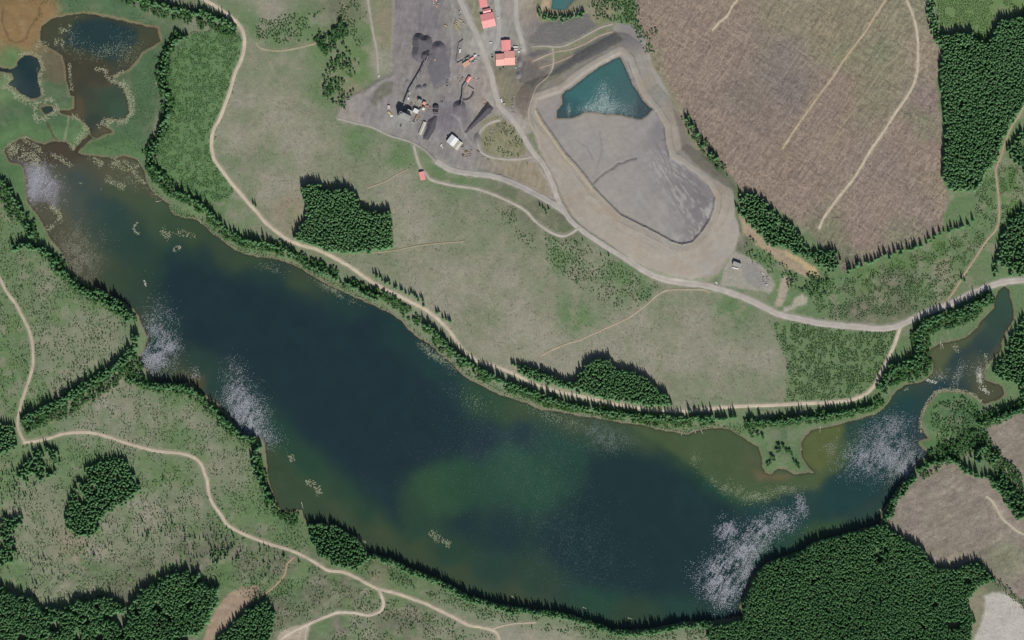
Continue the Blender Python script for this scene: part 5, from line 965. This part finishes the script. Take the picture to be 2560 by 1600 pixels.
tufts('white reed patch at the mouth of the inlet', [([(2452,968),(2475,980)], 14), ([(2449,935),(2451,955)], 7), ([(2318,950),(2342,956)], 6)], M_tuftw, 2.4, seed=15)
tufts('reed specks along the inlet shallows', [([(2385,862),(2395,880)], 16), ([(2465,885),(2470,920)], 12), ([(2262,975),(2270,973)], 8), ([(2250,984)], 5)], M_tuft, 4.0, seed=16)
tufts('dots of reeds below the marsh channel', [([(140,412)], 5), ([(163,440)], 6), ([(160,500)], 6), ([(200,458)], 8), ([(138,440)], 8), ([(252,472)], 5), ([(128,496)], 5), ([(110,405)], 5)], M_tuft, 2.6, seed=17)
print('floating_specks', time.time() - T0)
#@@MINE
# ------------------------------------------------------------------ the mine and other built things
def box_bm(bm, x, y, z, sx, sy, sz, rot=0.0, bev=0.0):
    g = bmesh.ops.create_cube(bm, size=1.0, matrix=Matrix.Translation((x, y, z + sz / 2)) @ Matrix.Rotation(rot, 4, 'Z') @ Matrix.Diagonal((sx, sy, sz, 1)))
    return g
def cyl_bm(bm, p0, p1, r, n=8):
    p0 = Vector(p0); p1 = Vector(p1); d = p1 - p0
    m = Matrix.Translation((p0 + p1) / 2) @ d.to_track_quat('Z', 'Y').to_matrix().to_4x4()
    bmesh.ops.create_cone(bm, cap_ends=True, segments=n, radius1=r, radius2=r, depth=d.length, matrix=m)
def part(name, bm, mat, parent, **kw):
    me = bpy.data.meshes.new(name); bm.to_mesh(me); bm.free(); me.materials.append(mat)
    return link(name, me, None, parent, **kw)
def root(name, px, py, rot, label, cat, group=None, dz=0.0):
    o = bpy.data.objects.new(name, None); C.objects.link(o)
    o.location = (wx(px), wy(py), h1(px, py) + dz); o.rotation_euler = (0, 0, R(rot)); o['label'] = label; o['category'] = cat
    if group: o['group'] = group
    return o
M_red = simple('red_roof_sheet', (240, 158, 156), .45, grain=.06, gs=.2)
M_pink = simple('salmon_roof_sheet', (236, 172, 160), .45, grain=.06, gs=.2)
M_orange = simple('orange_roof_sheet', (206, 166, 140), .6, grain=.1, gs=.3)
M_white = simple('white_sheet', (222, 224, 224), .5, grain=.05, gs=.3)
M_cream = simple('cream_sheet', (196, 192, 178), .6, grain=.08, gs=.3)
M_wall = simple('wall_cladding', (150, 140, 132), .7, grain=.08)
M_greyroof = simple('grey_roof', (160, 160, 154), .7, grain=.08, gs=.2)
M_dark = simple('dark_steel', (62, 60, 64), .6, grain=.15)
M_steel = simple('grey_steel', (160, 160, 160), .5, grain=.1)
M_coal = simple('coal', (104, 101, 106), .95, grain=.16, gs=.35)
M_coald = simple('fresh_coal', (84, 82, 88), .95, grain=.18, gs=.4)
M_refuse = simple('coal_refuse', (128, 124, 124), .95, grain=.12, gs=.3)
M_rust = simple('rusty_steel', (142, 108, 92), .85, grain=.25, gs=.5)
M_wood = simple('stacked_timber', (198, 176, 140), .85, grain=.2, gs=.5)
M_teal = simple('teal_paint', (96, 128, 124), .6)
M_yellow = simple('yellow_paint', (206, 184, 132), .6)
M_glass = simple('dark_glass', (44, 52, 60), .2)
M_rubber = simple('rubber', (40, 40, 42), .9)
M_concrete = simple('concrete', (176, 172, 162), .9, grain=.06)
M_bluecl = simple('blue_cladding', (104, 122, 142), .6)

def gable(px, py, L, Wd, h, rise, rot, roofm, label, axis='x', wallm=None, cat='building', group=None, door=True):
    """L along local x, Wd along local y; ridge along x or y"""
    r_ = root('building', px, py, rot, label, cat, group)
    bm = bmesh.new(); box_bm(bm, 0, 0, -1.5, L, Wd, h + 1.5)
    # gable ends
    for s in (-1, 1):
        if axis == 'x': vsn = [(s * (L / 2 - .02), -Wd / 2, h), (s * (L / 2 - .02), Wd / 2, h), (s * (L / 2 - .02), 0, h + rise - .1)]
        else: vsn = [(-L / 2, s * (Wd / 2 - .02), h), (L / 2, s * (Wd / 2 - .02), h), (0, s * (Wd / 2 - .02), h + rise - .1)]
        bm.faces.new([bm.verts.new(v) for v in vsn])
    part('wall', bm, wallm or M_wall, r_)
    o_ = 0.6
    for s in (-1, 1):
        bm = bmesh.new()
        if axis == 'x':
            a = [(-L / 2 - o_, s * (Wd / 2 + o_), h - .25), (L / 2 + o_, s * (Wd / 2 + o_), h - .25), (L / 2 + o_, s * .02, h + rise), (-L / 2 - o_, s * .02, h + rise)]
        else:
            a = [(s * (L / 2 + o_), -Wd / 2 - o_, h - .25), (s * (L / 2 + o_), Wd / 2 + o_, h - .25), (s * .02, Wd / 2 + o_, h + rise), (s * .02, -Wd / 2 - o_, h + rise)]
        v0 = [bm.verts.new(p) for p in a]; v1 = [bm.verts.new((p[0], p[1], p[2] + .25)) for p in a]
        bm.faces.new(v1); bm.faces.new(v0[::-1])
        for k in range(4): bm.faces.new((v0[k], v0[(k + 1) % 4], v1[(k + 1) % 4], v1[k]))
        bmesh.ops.recalc_face_normals(bm, faces=bm.faces)
        rp = part('roof', bm, roofm, r_)
        # standing seams as real ribs
        bm = bmesh.new(); A = [Vector(p) for p in a]
        n = max(3, int((A[1] - A[0]).length / 2.2))
        for k in range(1, n):
            t = k / n; p = A[0].lerp(A[1], t) + Vector((0, 0, .28)); q = A[3].lerp(A[2], t) + Vector((0, 0, .28)); cyl_bm(bm, p, q, .07, 4)
        part('roof_seams', bm, roofm, rp)['kind'] = 'stuff'
    bm = bmesh.new()
    if axis == 'x': box_bm(bm, 0, 0, h + rise + .18, L + 1.2, .7, .16)
    else: box_bm(bm, 0, 0, h + rise + .18, .7, Wd + 1.2, .16)
    part('ridge_cap', bm, roofm, r_)
    if door:
        bm = bmesh.new(); box_bm(bm, 0, -Wd / 2 - .06, 0, min(4, L * .3), .1, h * .75)
        part('door', bm, M_dark, r_)
    return r_
def shed(px, py, L, Wd, h, rot, roofm, label, wallm=None, cat='shed', group=None):
    r_ = root('shed', px, py, rot, label, cat, group)
    bm = bmesh.new(); box_bm(bm, 0, 0, -1, L, Wd, h + 1); part('wall', bm, wallm or M_wall, r_)
    bm = bmesh.new(); box_bm(bm, 0, 0, h + .01, L + .6, Wd + .6, .3); part('roof', bm, roofm, r_)
    if L > 5:
        bm = bmesh.new()
        for k in range(1, int(L / 2)): box_bm(bm, -L / 2 + 2 * k, 0, h + .32, .15, Wd + .5, .1)
        part('roof_seams', bm, roofm, r_)['kind'] = 'stuff'
    bm = bmesh.new(); box_bm(bm, 0, -Wd / 2 - .06, 0, min(2.5, L * .3), .1, h * .7); part('door', bm, M_dark, r_)
    return r_
# red roofed workshops at the top
gable(1208, 6, 18, 26, 6, 3, 10, M_red, 'long red roofed building cut by the top edge, northernmost of the red roofs', 'y', group='red roofed mine buildings')
gable(1217, 28, 19, 10, 5, 2.5, 14, M_red, 'narrow low red roofed link between the top building and the big red one', 'x', group='red roofed mine buildings', door=False)
gable(1220, 51.5, 32, 34, 8, 4.5, 13, M_red, 'large squarish red roofed workshop with a bright southern slope', 'x', group='red roofed mine buildings')
gable(1265, 115, 22, 27, 7, 2.5, 3, M_red, 'dull red roofed hall attached north of the biggest salmon building', 'y', group='red roofed mine buildings')
gable(1251, 150, 22, 29, 8, 4, 4, M_pink, 'western half of the largest salmon roofed building', 'x', group='red roofed mine buildings')
gable(1274, 146, 25, 34, 10, 4, 3, M_pink, 'taller eastern half of the largest salmon roofed building', 'x', group='red roofed mine buildings')
gable(1056, 440, 12, 20, 5, 2.5, 14, M_red, 'small red roofed hut beside the narrow access road in the field', 'y')
gable(1171, 199, 7, 14, 5, 2, -30, M_red, 'small red roofed drive house at the upper end of the short conveyor', 'y')
# white sheds
gable(1131.5, 352, 21, 22, 8, 3, -38, M_white, 'large bright white shed, western one of the joined pair', 'y', wallm=M_cream)
gable(1145, 363.5, 11, 22, 6, 1.5, -38, M_cream, 'narrower cream lean-to hall on the east side of the white shed', 'y', wallm=M_cream)
gable(1056, 321, 7, 33, 4, 1.2, -22, M_cream, 'long thin whitish shed lying beside the dark coal bank', 'y', wallm=M_cream)
shed(1842, 661, 20, 9, 9, -20, M_greyroof, 'grey roofed shed with a black shadow on the eastern gravel pad')
shed(1835, 670, 8, 2.6, 2.6, -26, M_white, 'white container, left one of the two beside the grey shed', M_white, 'container'); shed(1842, 671.5, 7, 2.4, 2.6, -20, M_white, 'white container, right one of the two beside the grey shed', M_white, 'container')
shed(1166, 160, 18, 11, 4, 32, M_orange, 'orange brown roofed store in the storage row below the fence')
shed(1180, 147, 14, 4, 3.5, 32, M_pink, 'long narrow pinkish white store in the storage row', M_cream)
shed(1188, 139.5, 6, 4, 4, 30, M_white, 'small bright white box at the upper end of the storage row', M_white)
# preparation plant
pl = root('plant_building', 1012, 293, -25, 'very tall grey roofed preparation plant casting the biggest black shadow', 'building')
bm = bmesh.new(); box_bm(bm, 0, 0, -2, 30, 15, 30); part('wall', bm, M_bluecl, pl)
bm = bmesh.new(); box_bm(bm, 0, 0, 28.01, 31, 16, .4); part('roof', bm, M_greyroof, pl)
bm = bmesh.new(); box_bm(bm, -9, 0, 28.45, 6, 8, 3.5); part('roof_house', bm, M_steel, pl)
for k in range(3):
    bm = bmesh.new(); cyl_bm(bm, (3 + 4 * k, 3, 28.4), (3 + 4 * k, 3, 30), 1.0); part('roof_vent', bm, M_steel, pl)
bm = bmesh.new(); box_bm(bm, 4, -7.56, 0, 4, .1, 5); part('door', bm, M_dark, pl)
pl2 = root('plant_building', 1024, 281, -25, 'lower annex of the preparation plant with a pinkish roof edge', 'building')
bm = bmesh.new(); box_bm(bm, 0, 0, -1, 12, 10, 15); part('wall', bm, M_wall, pl2)
bm = bmesh.new(); box_bm(bm, 0, 0, 14.01, 12.6, 10.6, .3); part('roof', bm, M_cream, pl2)
shed(1040, 278, 12, 10, 9, -27, M_white, 'square white roofed building among the plant machinery', M_wall, 'building')
shed(1021, 247, 3.5, 5.5, 3, -10, M_white, 'small white container on the pale pad by the long conveyor', M_white, 'container')
shed(1023, 233, 5, 4, 3, -25, M_white, 'small white hut beside the foot of the long conveyor', M_white)
shed(979, 290, 6, 4.5, 3, 15, M_white, 'bright white hut at the far west of the plant', M_white)
shed(974, 283, 9, 3.5, 3, -42, M_yellow, 'yellowish container next to the westernmost white hut', M_yellow, 'container')
shed(972, 268, 6, 8, 3.5, 0, M_cream, 'cream cabin at the north west corner of the plant', M_cream)
shed(1050, 253, 9, 6, 10, -25, M_steel, 'silvery plant tower roof north of the tangle of pipes', M_rust, 'building')
shed(1061, 259, 7, 7, 7, -25, M_pink, 'pinkish roofed transfer house beside the silvery tower', M_rust, 'building')
shed(1059, 273, 6, 6, 8, -20, M_white, 'small pale roofed bin house in the middle of the machinery', M_rust, 'building')
shed(1150, 128, 3, 9, 3, -8, M_white, 'white trailer parked along the yard fence', M_white, 'trailer')
shed(1289, 118, 11, 3, 3, -2, M_white, 'white container, upper one of two east of the dull red hall', M_white, 'container')
shed(1287, 124, 16, 3, 3, -2, M_cream, 'long cream container, lower one of two east of the dull red hall', M_cream, 'container')
shed(1297, 130, 4, 4, 3, -20, M_white, 'small white box east of the salmon building', M_white, 'container')
shed(1254, 252, 2.8, 9, 3, 14, M_white, 'thin white trailer beside the haul road', M_white, 'trailer')
shed(1260, 260, 5, 2.4, 2.6, 8, M_cream, 'small cream box just below the thin white trailer', M_cream, 'container')

# thickener tanks
def tank(px, py, r, h, label):
    t = root('tank', px, py, 0, label, 'tank')
    bm = bmesh.new(); cyl_bm(bm, (0, 0, -1), (0, 0, h), r, 24); part('shell', bm, M_dark, t)
    bm = bmesh.new(); box_bm(bm, 0, 0, h + .02, 2 * r, .8, .5); part('bridge', bm, M_steel, t)
    bm = bmesh.new(); cyl_bm(bm, (0, 0, h + .55), (0, 0, h + 1.6), .9, 10); part('drive', bm, M_steel, t)
tank(1090, 271, 7.5, 7, 'dark round tank at the east end of the plant')
tank(1086, 281, 3.5, 6, 'smaller dark tank just below the big one')
tank(1093, 282, 3.0, 5, 'smallest dark tank right of the smaller one')
# pipe gallery
g = root('pipe_gallery', 1044, 287, 0, 'rusty pipe gallery running down between the plant buildings', 'pipes')
a = Vector((wx(1051) - wx(1044), wy(272) - wy(287), 6)); b = Vector((wx(1037) - wx(1044), wy(301) - wy(287), 3)); sd_ = Vector((.8, .35, 0))
for k in range(4):
    bm = bmesh.new(); cyl_bm(bm, a + sd_ * (k - 1.5), b + sd_ * (k - 1.5), .28, 6); part('pipe', bm, (M_rust, M_steel, M_rust, M_yellow)[k], g)
for k in range(4):
    bm = bmesh.new(); p = a.lerp(b, k / 3); box_bm(bm, p.x, p.y, -1, 4, .5, p.z + .6, .4); part('support', bm, M_rust, g)
# conveyors
def conveyor(pts, width, label, matb, tower=None):
    c = root('conveyor', pts[0][0], pts[0][1], 0, label, 'conveyor')
    o0 = Vector((wx(pts[0][0]), wy(pts[0][1]), h1(*pts[0][:2])))
    P = [Vector((wx(x), wy(y), h1(x, y) + z)) - o0 for x, y, z in pts]
    for i in range(len(P) - 1):
        d = P[i + 1] - P[i]; m = Matrix.Translation((P[i] + P[i + 1]) / 2) @ d.to_track_quat('X', 'Z').to_matrix().to_4x4()
        bm = bmesh.new(); bmesh.ops.create_cube(bm, size=1, matrix=m @ Matrix.Diagonal((d.length, width, 2.2, 1))); part('gallery', bm, matb, c)
        bm = bmesh.new()
        bmesh.ops.create_cube(bm, size=1, matrix=m @ Matrix.Translation((0, 0, 1.2)) @ Matrix.Diagonal((d.length, width * .5, .15, 1))); part('belt_cover', bm, M_steel, c)
        n = max(1, int(d.length / 18))
        for k in range(n + 1):
            p = P[i] + d * (k / n) if n else P[i]
            gz = h1(p.x + o0.x + W_ / 2, H_ / 2 - (p.y + o0.y)) - o0.z
            bm = bmesh.new()
            for s in (-1, 1):
                q = d.cross(Vector((0, 0, 1))).normalized() * s * width * .9
                cyl_bm(bm, (p.x + q.x, p.y + q.y, gz - .5), (p.x, p.y, max(gz + .3, p.z - 1)), .3, 5)
            part('trestle', bm, M_steel, c)
    return c
conveyor([(1010, 264, 10), (1023, 232, 12), (1053, 186, 15), (1059, 172, 16), (1071, 141, 18)], 3.0, 'long raised conveyor from the plant to the coal stockpile', M_dark)
conveyor([(1166, 209, 8), (1157, 224, 10), (1156, 249, 12), (1151.5, 268, 14)], 2.4, 'short raised conveyor feeding the small round coal pile', M_dark)
conveyor([(1171, 216, 3), (1185, 225, 3)], 1.2, 'short thin low conveyor branching right below the red drive house', M_steel)
# coal piles: height field mounds
def pile(px, py, rx, ry, h, label, mat=None, seed=1, shape=None, slope=.72, rotd=0, cat='coal pile', step=1.5):
    n = int(2 * max(rx, ry) / step) + 5; R_ = max(rx, ry) + 3
    us = np.linspace(-R_, R_, n); gx, gy = np.meshgrid(us, us)
    x = gx.ravel(); y = gy.ravel(); cr, sr = math.cos(R(rotd)), math.sin(R(rotd))
    if shape is None:
        u = (x * cr + y * sr); v = (-x * sr + y * cr)
        q = np.sqrt((u / rx) ** 2 + (v / ry) ** 2); z = np.clip(1 - q, -0.05, 1) * min(rx, ry) * slope
        z = np.minimum(z, h)
    else:
        z = np.minimum(sdist(px + x, py - y, shape, R_ + 20) * slope, h)
    z = z + .5 * (fbm(x + px, y + py, 5, 160 + seed, 3) - .5) * (z > 0)
    keep = z > -0.6
    gz = hz(px + x, py - y) - h1(px, py)
    Vv = np.stack([x, y, gz + np.maximum(z, -.6)], 1)
    ii = np.arange(x.size).reshape(n, n); f = np.stack([ii[:-1, :-1], ii[:-1, 1:], ii[1:, 1:], ii[1:, :-1]], -1).reshape(-1, 4)
    f = f[(z[f] > -0.2).any(1)]
    u_, inv = np.unique(f, return_inverse=True)
    me = mesh_np('coal_pile', Vv[u_], inv.reshape(-1, 4)); me.polygons.foreach_set('use_smooth', np.ones(len(f), bool))
    o = link('coal_pile', me, mat or M_coal, loc=(wx(px), wy(py), h1(px, py)), label=label, category=cat)
    return o
pile(1052, 120, 38, 38, 13, 'largest dark flat topped coal stockpile with two rounded northern lobes', M_coal, 1, shape=[(1031,100),(1034,88),(1042,82),(1052,82),(1060,88),(1070,87),(1079,95),(1082,108),(1080,122),(1078,140),(1070,152),(1058,157),(1042,154),(1031,145),(1029,135),(1032,118)], slope=.9)
pile(1063, 139, 11, 11, 9, 'small dark cone under the head of the long conveyor', M_coald, 2).location.z += 12.2
pile(1096, 119, 17, 17, 12, 'dark rounded coal cone right of the largest stockpile', M_coal, 3)
pile(1103, 165, 55, 55, 2.5, 'wide low fan of coal spread south of the rounded cone', simple('coal_fan', (112, 110, 114), .95, grain=.1, gs=.1), 4, shape=[(1085,118),(1100,122),(1112,120),(1122,150),(1126,185),(1118,205),(1100,218),(1086,222),(1076,200),(1070,170),(1076,145)], slope=.25)
pile(1148, 266, 16, 16, 10, 'round coal pile at the end of the short conveyor', M_coal, 5)
pile(1196, 296, 48, 48, 7, 'long dark tapering coal bank beside the haul road', M_coald, 6, shape=[(1161,331),(1170,318),(1190,292),(1208,268),(1218,252),(1226,262),(1234,270),(1226,282),(1205,300),(1180,320),(1166,332)], slope=.7)
pile(1076, 320, 32, 32, 6, 'dark sloping coal bank east of the long thin shed', M_coald, 7, shape=[(1070,300),(1088,288),(1094,292),(1086,325),(1072,348),(1058,348),(1058,340),(1066,320)], slope=.5)
pile(1048, 221, 10, 10, 6, 'small round mound left of the coal fan', M_refuse, 8)
pile(1062, 214, 5, 5, 3, 'tiny dark mound touching the small round one', M_coald, 9)
pile(1193, 347, 9, 16, 5, 'oval grey gravel pile south of the coal bank', M_refuse, 10, cat='gravel pile')
pile(1018, 205, 5, 7, 2, 'tiny oval ring mound west of the long conveyor', M_refuse, 11, cat='gravel pile')
pile(1299, 155, 8, 14, 6, 'grey green cone east of the salmon building', M_refuse, 12, cat='gravel pile')
pile(1296, 188, 8, 10, 5, 'dark refuse mound below the grey green cone', M_refuse, 13, cat='gravel pile')
# curved coal windrow under the radial stacker
w_ = [(1157,249),(1166,249),(1174,245),(1180,238),(1183,230)]
L = smooth_line(w_, 1.5); T = np.gradient(L, axis=0); T /= np.linalg.norm(T, axis=1)[:, None]; Nn = np.stack([-T[:, 1], T[:, 0]], 1)
rows = []
for o_, dz in ((-3, -.3), (0, 3.2), (3, -.3)):
    P = L + Nn * o_; rows.append(np.stack([P[:, 0] - W_ / 2, H_ / 2 - P[:, 1], hz(P[:, 0], P[:, 1]) + dz], 1))
Vv = np.stack(rows, 1).reshape(-1, 3); ii = np.arange(len(Vv)).reshape(len(L), 3)
f = np.stack([ii[:-1, :-1], ii[:-1, 1:], ii[1:, 1:], ii[1:, :-1]], -1).reshape(-1, 4)[:, ::-1]
link('coal_windrow', mesh_np('coal_windrow', Vv, f), M_coald, label='curved dark windrow of coal right of the short conveyor', category='coal pile')
# fence round the paved storage yard
fl_ = [(1158, 99), (1147, 107), (1144, 123), (1140, 154), (1143, 158), (1155, 151)]
fr = root('fence', 1147, 125, 0, 'dark yard fence west of the paved storage yard', 'fence')
F0 = Vector((wx(1147), wy(125), h1(1147, 125)))
for i in range(len(fl_) - 1):
    p = Vector((wx(fl_[i][0]), wy(fl_[i][1]), h1(*fl_[i]))) - F0; q = Vector((wx(fl_[i + 1][0]), wy(fl_[i + 1][1]), h1(*fl_[i + 1]))) - F0; d = q - p
    bm = bmesh.new(); m = Matrix.Translation((p + q) / 2 + Vector((0, 0, 1.4))) @ Vector((d.x, d.y, 0)).to_track_quat('X', 'Z').to_matrix().to_4x4()
    bmesh.ops.create_cube(bm, size=1, matrix=m @ Matrix.Diagonal((d.length, .25, 3.2, 1))); part('fence_panel', bm, M_dark, fr)
    for k in range(int(d.length / 6) + 1):
        bm = bmesh.new(); c_ = p + d * (k * 6 / d.length); box_bm(bm, c_.x, c_.y, -.5 + c_.z, .35, .35, 4); part('post', bm, M_steel, fr)
# stacks of timber and pipe
def stack(px, py, L_, Wd, h, rot, mat, label, group='stacked timber bundles'):
    t = root('timber_stack', px, py, rot, label, 'timber stack', group)
    n = max(3, int(Wd / .7))
    for k in range(n):
        bm = bmesh.new(); box_bm(bm, random.uniform(-.3, .3), -Wd / 2 + (k + .5) * Wd / n, .3, L_ * random.uniform(.9, 1), Wd / n * .85, h * random.uniform(.8, 1)); part('beam', bm, mat, t)
    for s in (-1, 1):
        bm = bmesh.new(); box_bm(bm, s * L_ * .3, 0, 0, .4, Wd, .3); part('bearer', bm, M_dark, t)
for k, (x, y) in enumerate(((1152, 51), (1143, 54), (1141, 58.5), (1139.5, 63), (1141, 67.5), (1142, 72))):
    stack(x, y, 9, 2.6, 2.6, -30, M_wood if k != 1 else M_cream, ('uppermost timber stack, set apart to the right of the ladder of stacks', 'second timber stack from the top of the ladder of stacks', 'third timber stack down the ladder of stacks', 'fourth timber stack down the ladder of stacks', 'fifth timber stack down the ladder of stacks', 'lowest timber stack of the ladder of stacks')[k])
stack(1114, 65, 8, 3, 2.8, -32, M_yellow, 'lone yellowish stack left of the ladder of timber stacks', None)
def junk(px, py, rx, ry, n, mats, label, cat='scrap pile', hmax=2.5, rot=0):
    t = root('scrap_pile', px, py, rot, label, cat)
    for k in range(n):
        bm = bmesh.new(); a = random.uniform(-rx, rx); b = random.uniform(-ry, ry)
        if random.random() < .5: box_bm(bm, a, b, -.2, random.uniform(1.2, 4), random.uniform(.8, 2), random.uniform(.8, hmax), random.uniform(-.5, .5))
        else: cyl_bm(bm, (a - 2.5, b, .6), (a + 2.5, b + random.uniform(-1, 1), .8 + random.random()), random.uniform(.25, .6), 6)
        part(random.choice(('crate', 'pipe')) if False else 'scrap_piece', bm, random.choice(mats), t)
junk(1167, 383, 11, 9, 34, [M_rust, M_wood, M_dark, M_rust], 'rusty brown pile of beams and pipes south east of the white sheds')
junk(1156, 366, 4, 3, 7, [M_rust, M_dark], 'small rusty heap by the corner of the cream hall')
junk(1090, 10, 7, 9, 18, [M_pink, M_white, M_rust], 'pinkish scrap heap near the top of the yard')
junk(1149, 33, 3, 5, 8, [M_white, M_cream, M_teal], 'pale scrap near the top of the ladder of timber stacks')
junk(1182, 152, 9, 5, 16, [M_teal, M_dark, M_white, M_dark], 'teal and dark equipment beside the storage row', rot=30)
junk(1163, 147, 13, 3, 22, [M_dark, M_dark, M_teal], 'dark jagged row of equipment above the orange store', rot=32, hmax=5)
junk(1065, 266, 12, 5, 24, [M_rust, M_pink, M_steel, M_dark], 'tangle of rusty machinery east of the plant', hmax=6, rot=-25)
junk(1047, 295, 5, 9, 18, [M_rust, M_yellow, M_steel, M_concrete], 'machinery and pipes north of the long thin shed', hmax=3)
junk(1288, 149, 4, 8, 12, [M_dark, M_white, M_steel], 'mixed equipment along the east wall of the salmon building')
junk(1285, 171, 10, 2, 14, [M_white, M_steel, M_dark], 'row of parts below the salmon building')
junk(1106, 250, 5, 12, 14, [M_dark, M_dark, M_steel], 'dark racks on the yard right of the coal fan', rot=-20, hmax=1.6)
junk(1905, 683, 6, 3, 9, [M_white, M_concrete], 'pale rubble at the edge of the eastern gravel pad', 'rubble')
junk(1911, 697, 10, 8, 14, [M_dark, M_steel], 'dark grey rubble on the eastern gravel pad', 'rubble', 1.6)
junk(1190, 200, 7, 7, 12, [M_white, M_cream, M_rust], 'light scattered parts right of the red drive house', hmax=1.4)
junk(1211, 255, 2, 6, 6, [M_pink, M_rust], 'pinkish red skip beside the top of the coal bank', 'skip')
junk(1104, 366, 3, 5, 7, [M_yellow, M_white], 'yellowish litter left of the large white shed')
junk(1003, 311, 1, 6, 4, [M_dark], 'thin dark rack on the pad south of the plant', rot=-20)
# more yard clutter
junk(1120, 205, 5, 12, 12, [M_dark, M_refuse, M_steel], 'dark scattered parts along the east edge of the coal fan', hmax=1.5)
junk(1033, 262, 8, 5, 14, [M_cream, M_steel, M_rust], 'light stores on the pale pad north of the plant', hmax=2)
junk(1030, 300, 6, 6, 10, [M_steel, M_concrete, M_dark], 'steel parts south of the tall plant building', hmax=2)
junk(1213, 395, 9, 4, 10, [M_concrete, M_refuse], 'pale boulders inside the mine road loop, lower part', 'rubble', 1.6)
junk(1232, 330, 8, 9, 16, [M_concrete, M_refuse], 'pale boulders inside the mine road loop, upper part', 'rubble', 2.2)
junk(1283, 262, 5, 22, 22, [M_concrete, M_refuse], 'line of pale rock between the haul road and the dam', 'rubble', 1.8)
junk(1300, 118, 4, 10, 10, [M_cream, M_steel, M_rust], 'stores along the road east of the dull red hall', hmax=2)
junk(1150, 195, 7, 9, 12, [M_rust, M_dark, M_concrete], 'reddish litter left of the short conveyor head', hmax=1.5)
# vehicles
def truck(px, py, rot, mat, label, L_=7, cat='truck', group=None):
    t = root('truck', px, py, rot, label, cat, group)
    bm = bmesh.new(); box_bm(bm, -L_ * .14, 0, 1.0, L_ * .68, 2.4, 1.9); part('cargo_box', bm, mat, t)
    bm = bmesh.new(); box_bm(bm, L_ * .36, 0, .8, L_ * .26, 2.3, 1.7); c_ = part('cab', bm, mat, t)
    bm = bmesh.new(); box_bm(bm, L_ * .493, 0, 1.6, .08, 2.0, .7); part('windscreen', bm, M_glass, c_)
    for sx in (-.3, .33):
        for sy in (-1, 1):
            bm = bmesh.new(); cyl_bm(bm, (L_ * sx, sy * 1.0, .5), (L_ * sx, sy * 1.35, .5), .5, 10); part('wheel', bm, M_rubber, t)
truck(1227, 107, 10, M_white, 'white truck on the wide grey apron between the red buildings')
truck(1103, 363, 60, M_white, 'bright white truck left of the large white shed')
truck(1791, 707, -50, M_white, 'lone bright white truck beside the haul road by the eastern gravel pad')
truck(1230, 138, 15, M_steel, 'grey pickup west of the salmon building, upper of two', 5, 'pickup')
truck(1231, 143, 15, M_dark, 'dark pickup west of the salmon building, lower of two', 5, 'pickup')
truck(1197, 142, 30, M_steel, 'grey pickup on the road right of the storage row', 5, 'pickup')
truck(1196, 379, -30, M_rust, 'rusty red machine beside the haul road east of the scrap pile', 7, 'machine')
truck(1916, 712, 30, M_white, 'white vehicle at the south east end of the gravel pad', 5, 'pickup')
truck(1245, 45, 80, M_white, 'white pickup on the lane east of the big red workshop', 5, 'pickup')
truck(1160, 60, -60, M_yellow, 'yellow loader parked right of the ladder of timber stacks', 6, 'machine')
truck(1088, 150, 40, M_yellow, 'yellow loader working beside the dark coal cone', 6, 'machine')
truck(1120, 340, 20, M_dark, 'dark truck just left of the big white shed', 6)
truck(947, 190, 20, M_white, 'white vehicle at the lower end of the western mine road', 5, 'pickup')
# bleached logs lying in the shallows
def log(px, py, ang, ln, label, r=.55, z=.35):
    t = root('fallen_log', px, py, 0, label, 'log', 'bleached logs in the shallows'); t.location.z = max(z, h1(px, py) + .2)
    a = R(ang); bm = bmesh.new(); d = Vector((math.cos(a), math.sin(a), 0)) * ln / 2
    m = Matrix.Translation((0, 0, 0)) @ d.to_track_quat('Z', 'Y').to_matrix().to_4x4()
    bmesh.ops.create_cone(bm, cap_ends=True, segments=8, radius1=r, radius2=r * .4, depth=ln, matrix=m); part('stem', bm, M_logs, t)
    bm = bmesh.new(); p = d * -.8
    for k in range(4):
        b = a + k * 1.57 + .6; cyl_bm(bm, p, p + Vector((math.cos(b), math.sin(b), .3)) * 1.6, .18, 5)
    part('root_plate', bm, M_logs, t)
M_logs = simple('driftwood', (214, 206, 192), .85, grain=.1)
for x, y, a, l, lab in ((397, 503, 10, 14, 'bleached log reaching into the shallows of the north west shore'), (501, 556, -75, 8, 'short bleached log further along the north west shore'), (756, 1264, -75, 18, 'upright lying bleached log off the sandy spot in the south west'), (901, 1345, -50, 20, 'longer bleached log beside the dark shore clump'), (914, 1356, -60, 9, 'short log just below the longer one beside the dark shore clump'), (1705, 1084, 60, 8, 'left one of the bleached logs on the northern edge of the olive bay'), (1739, 1079, 75, 7, 'middle one of the bleached logs on the northern edge of the olive bay'), (1755, 1080, -65, 11, 'right one of the bleached logs on the northern edge of the olive bay'), (2352, 864, -88, 20, 'left of two parallel bleached logs in the eastern inlet'), (2357, 866, -75, 12, 'right of two parallel bleached logs in the eastern inlet'), (2050, 1074, -95, 16, 'bleached log across the rim of the round olive bay'), (2202, 1277, -60, 10, 'bleached log by the shore below the south east clearcut hill'), (1284, 1494, -40, 12, 'pale log at the foot of the south shore shadow'), (1462, 1520, -20, 10, 'pale log in the shadow off the middle of the south shore'), (1575, 1546, -15, 12, 'pale log in the shadow off the eastern south shore'), (2004, 1122, 60, 7, 'short pale log on the west rim of the round olive bay')):
    log(x, y, a, l, lab)
print('done', time.time() - T0)
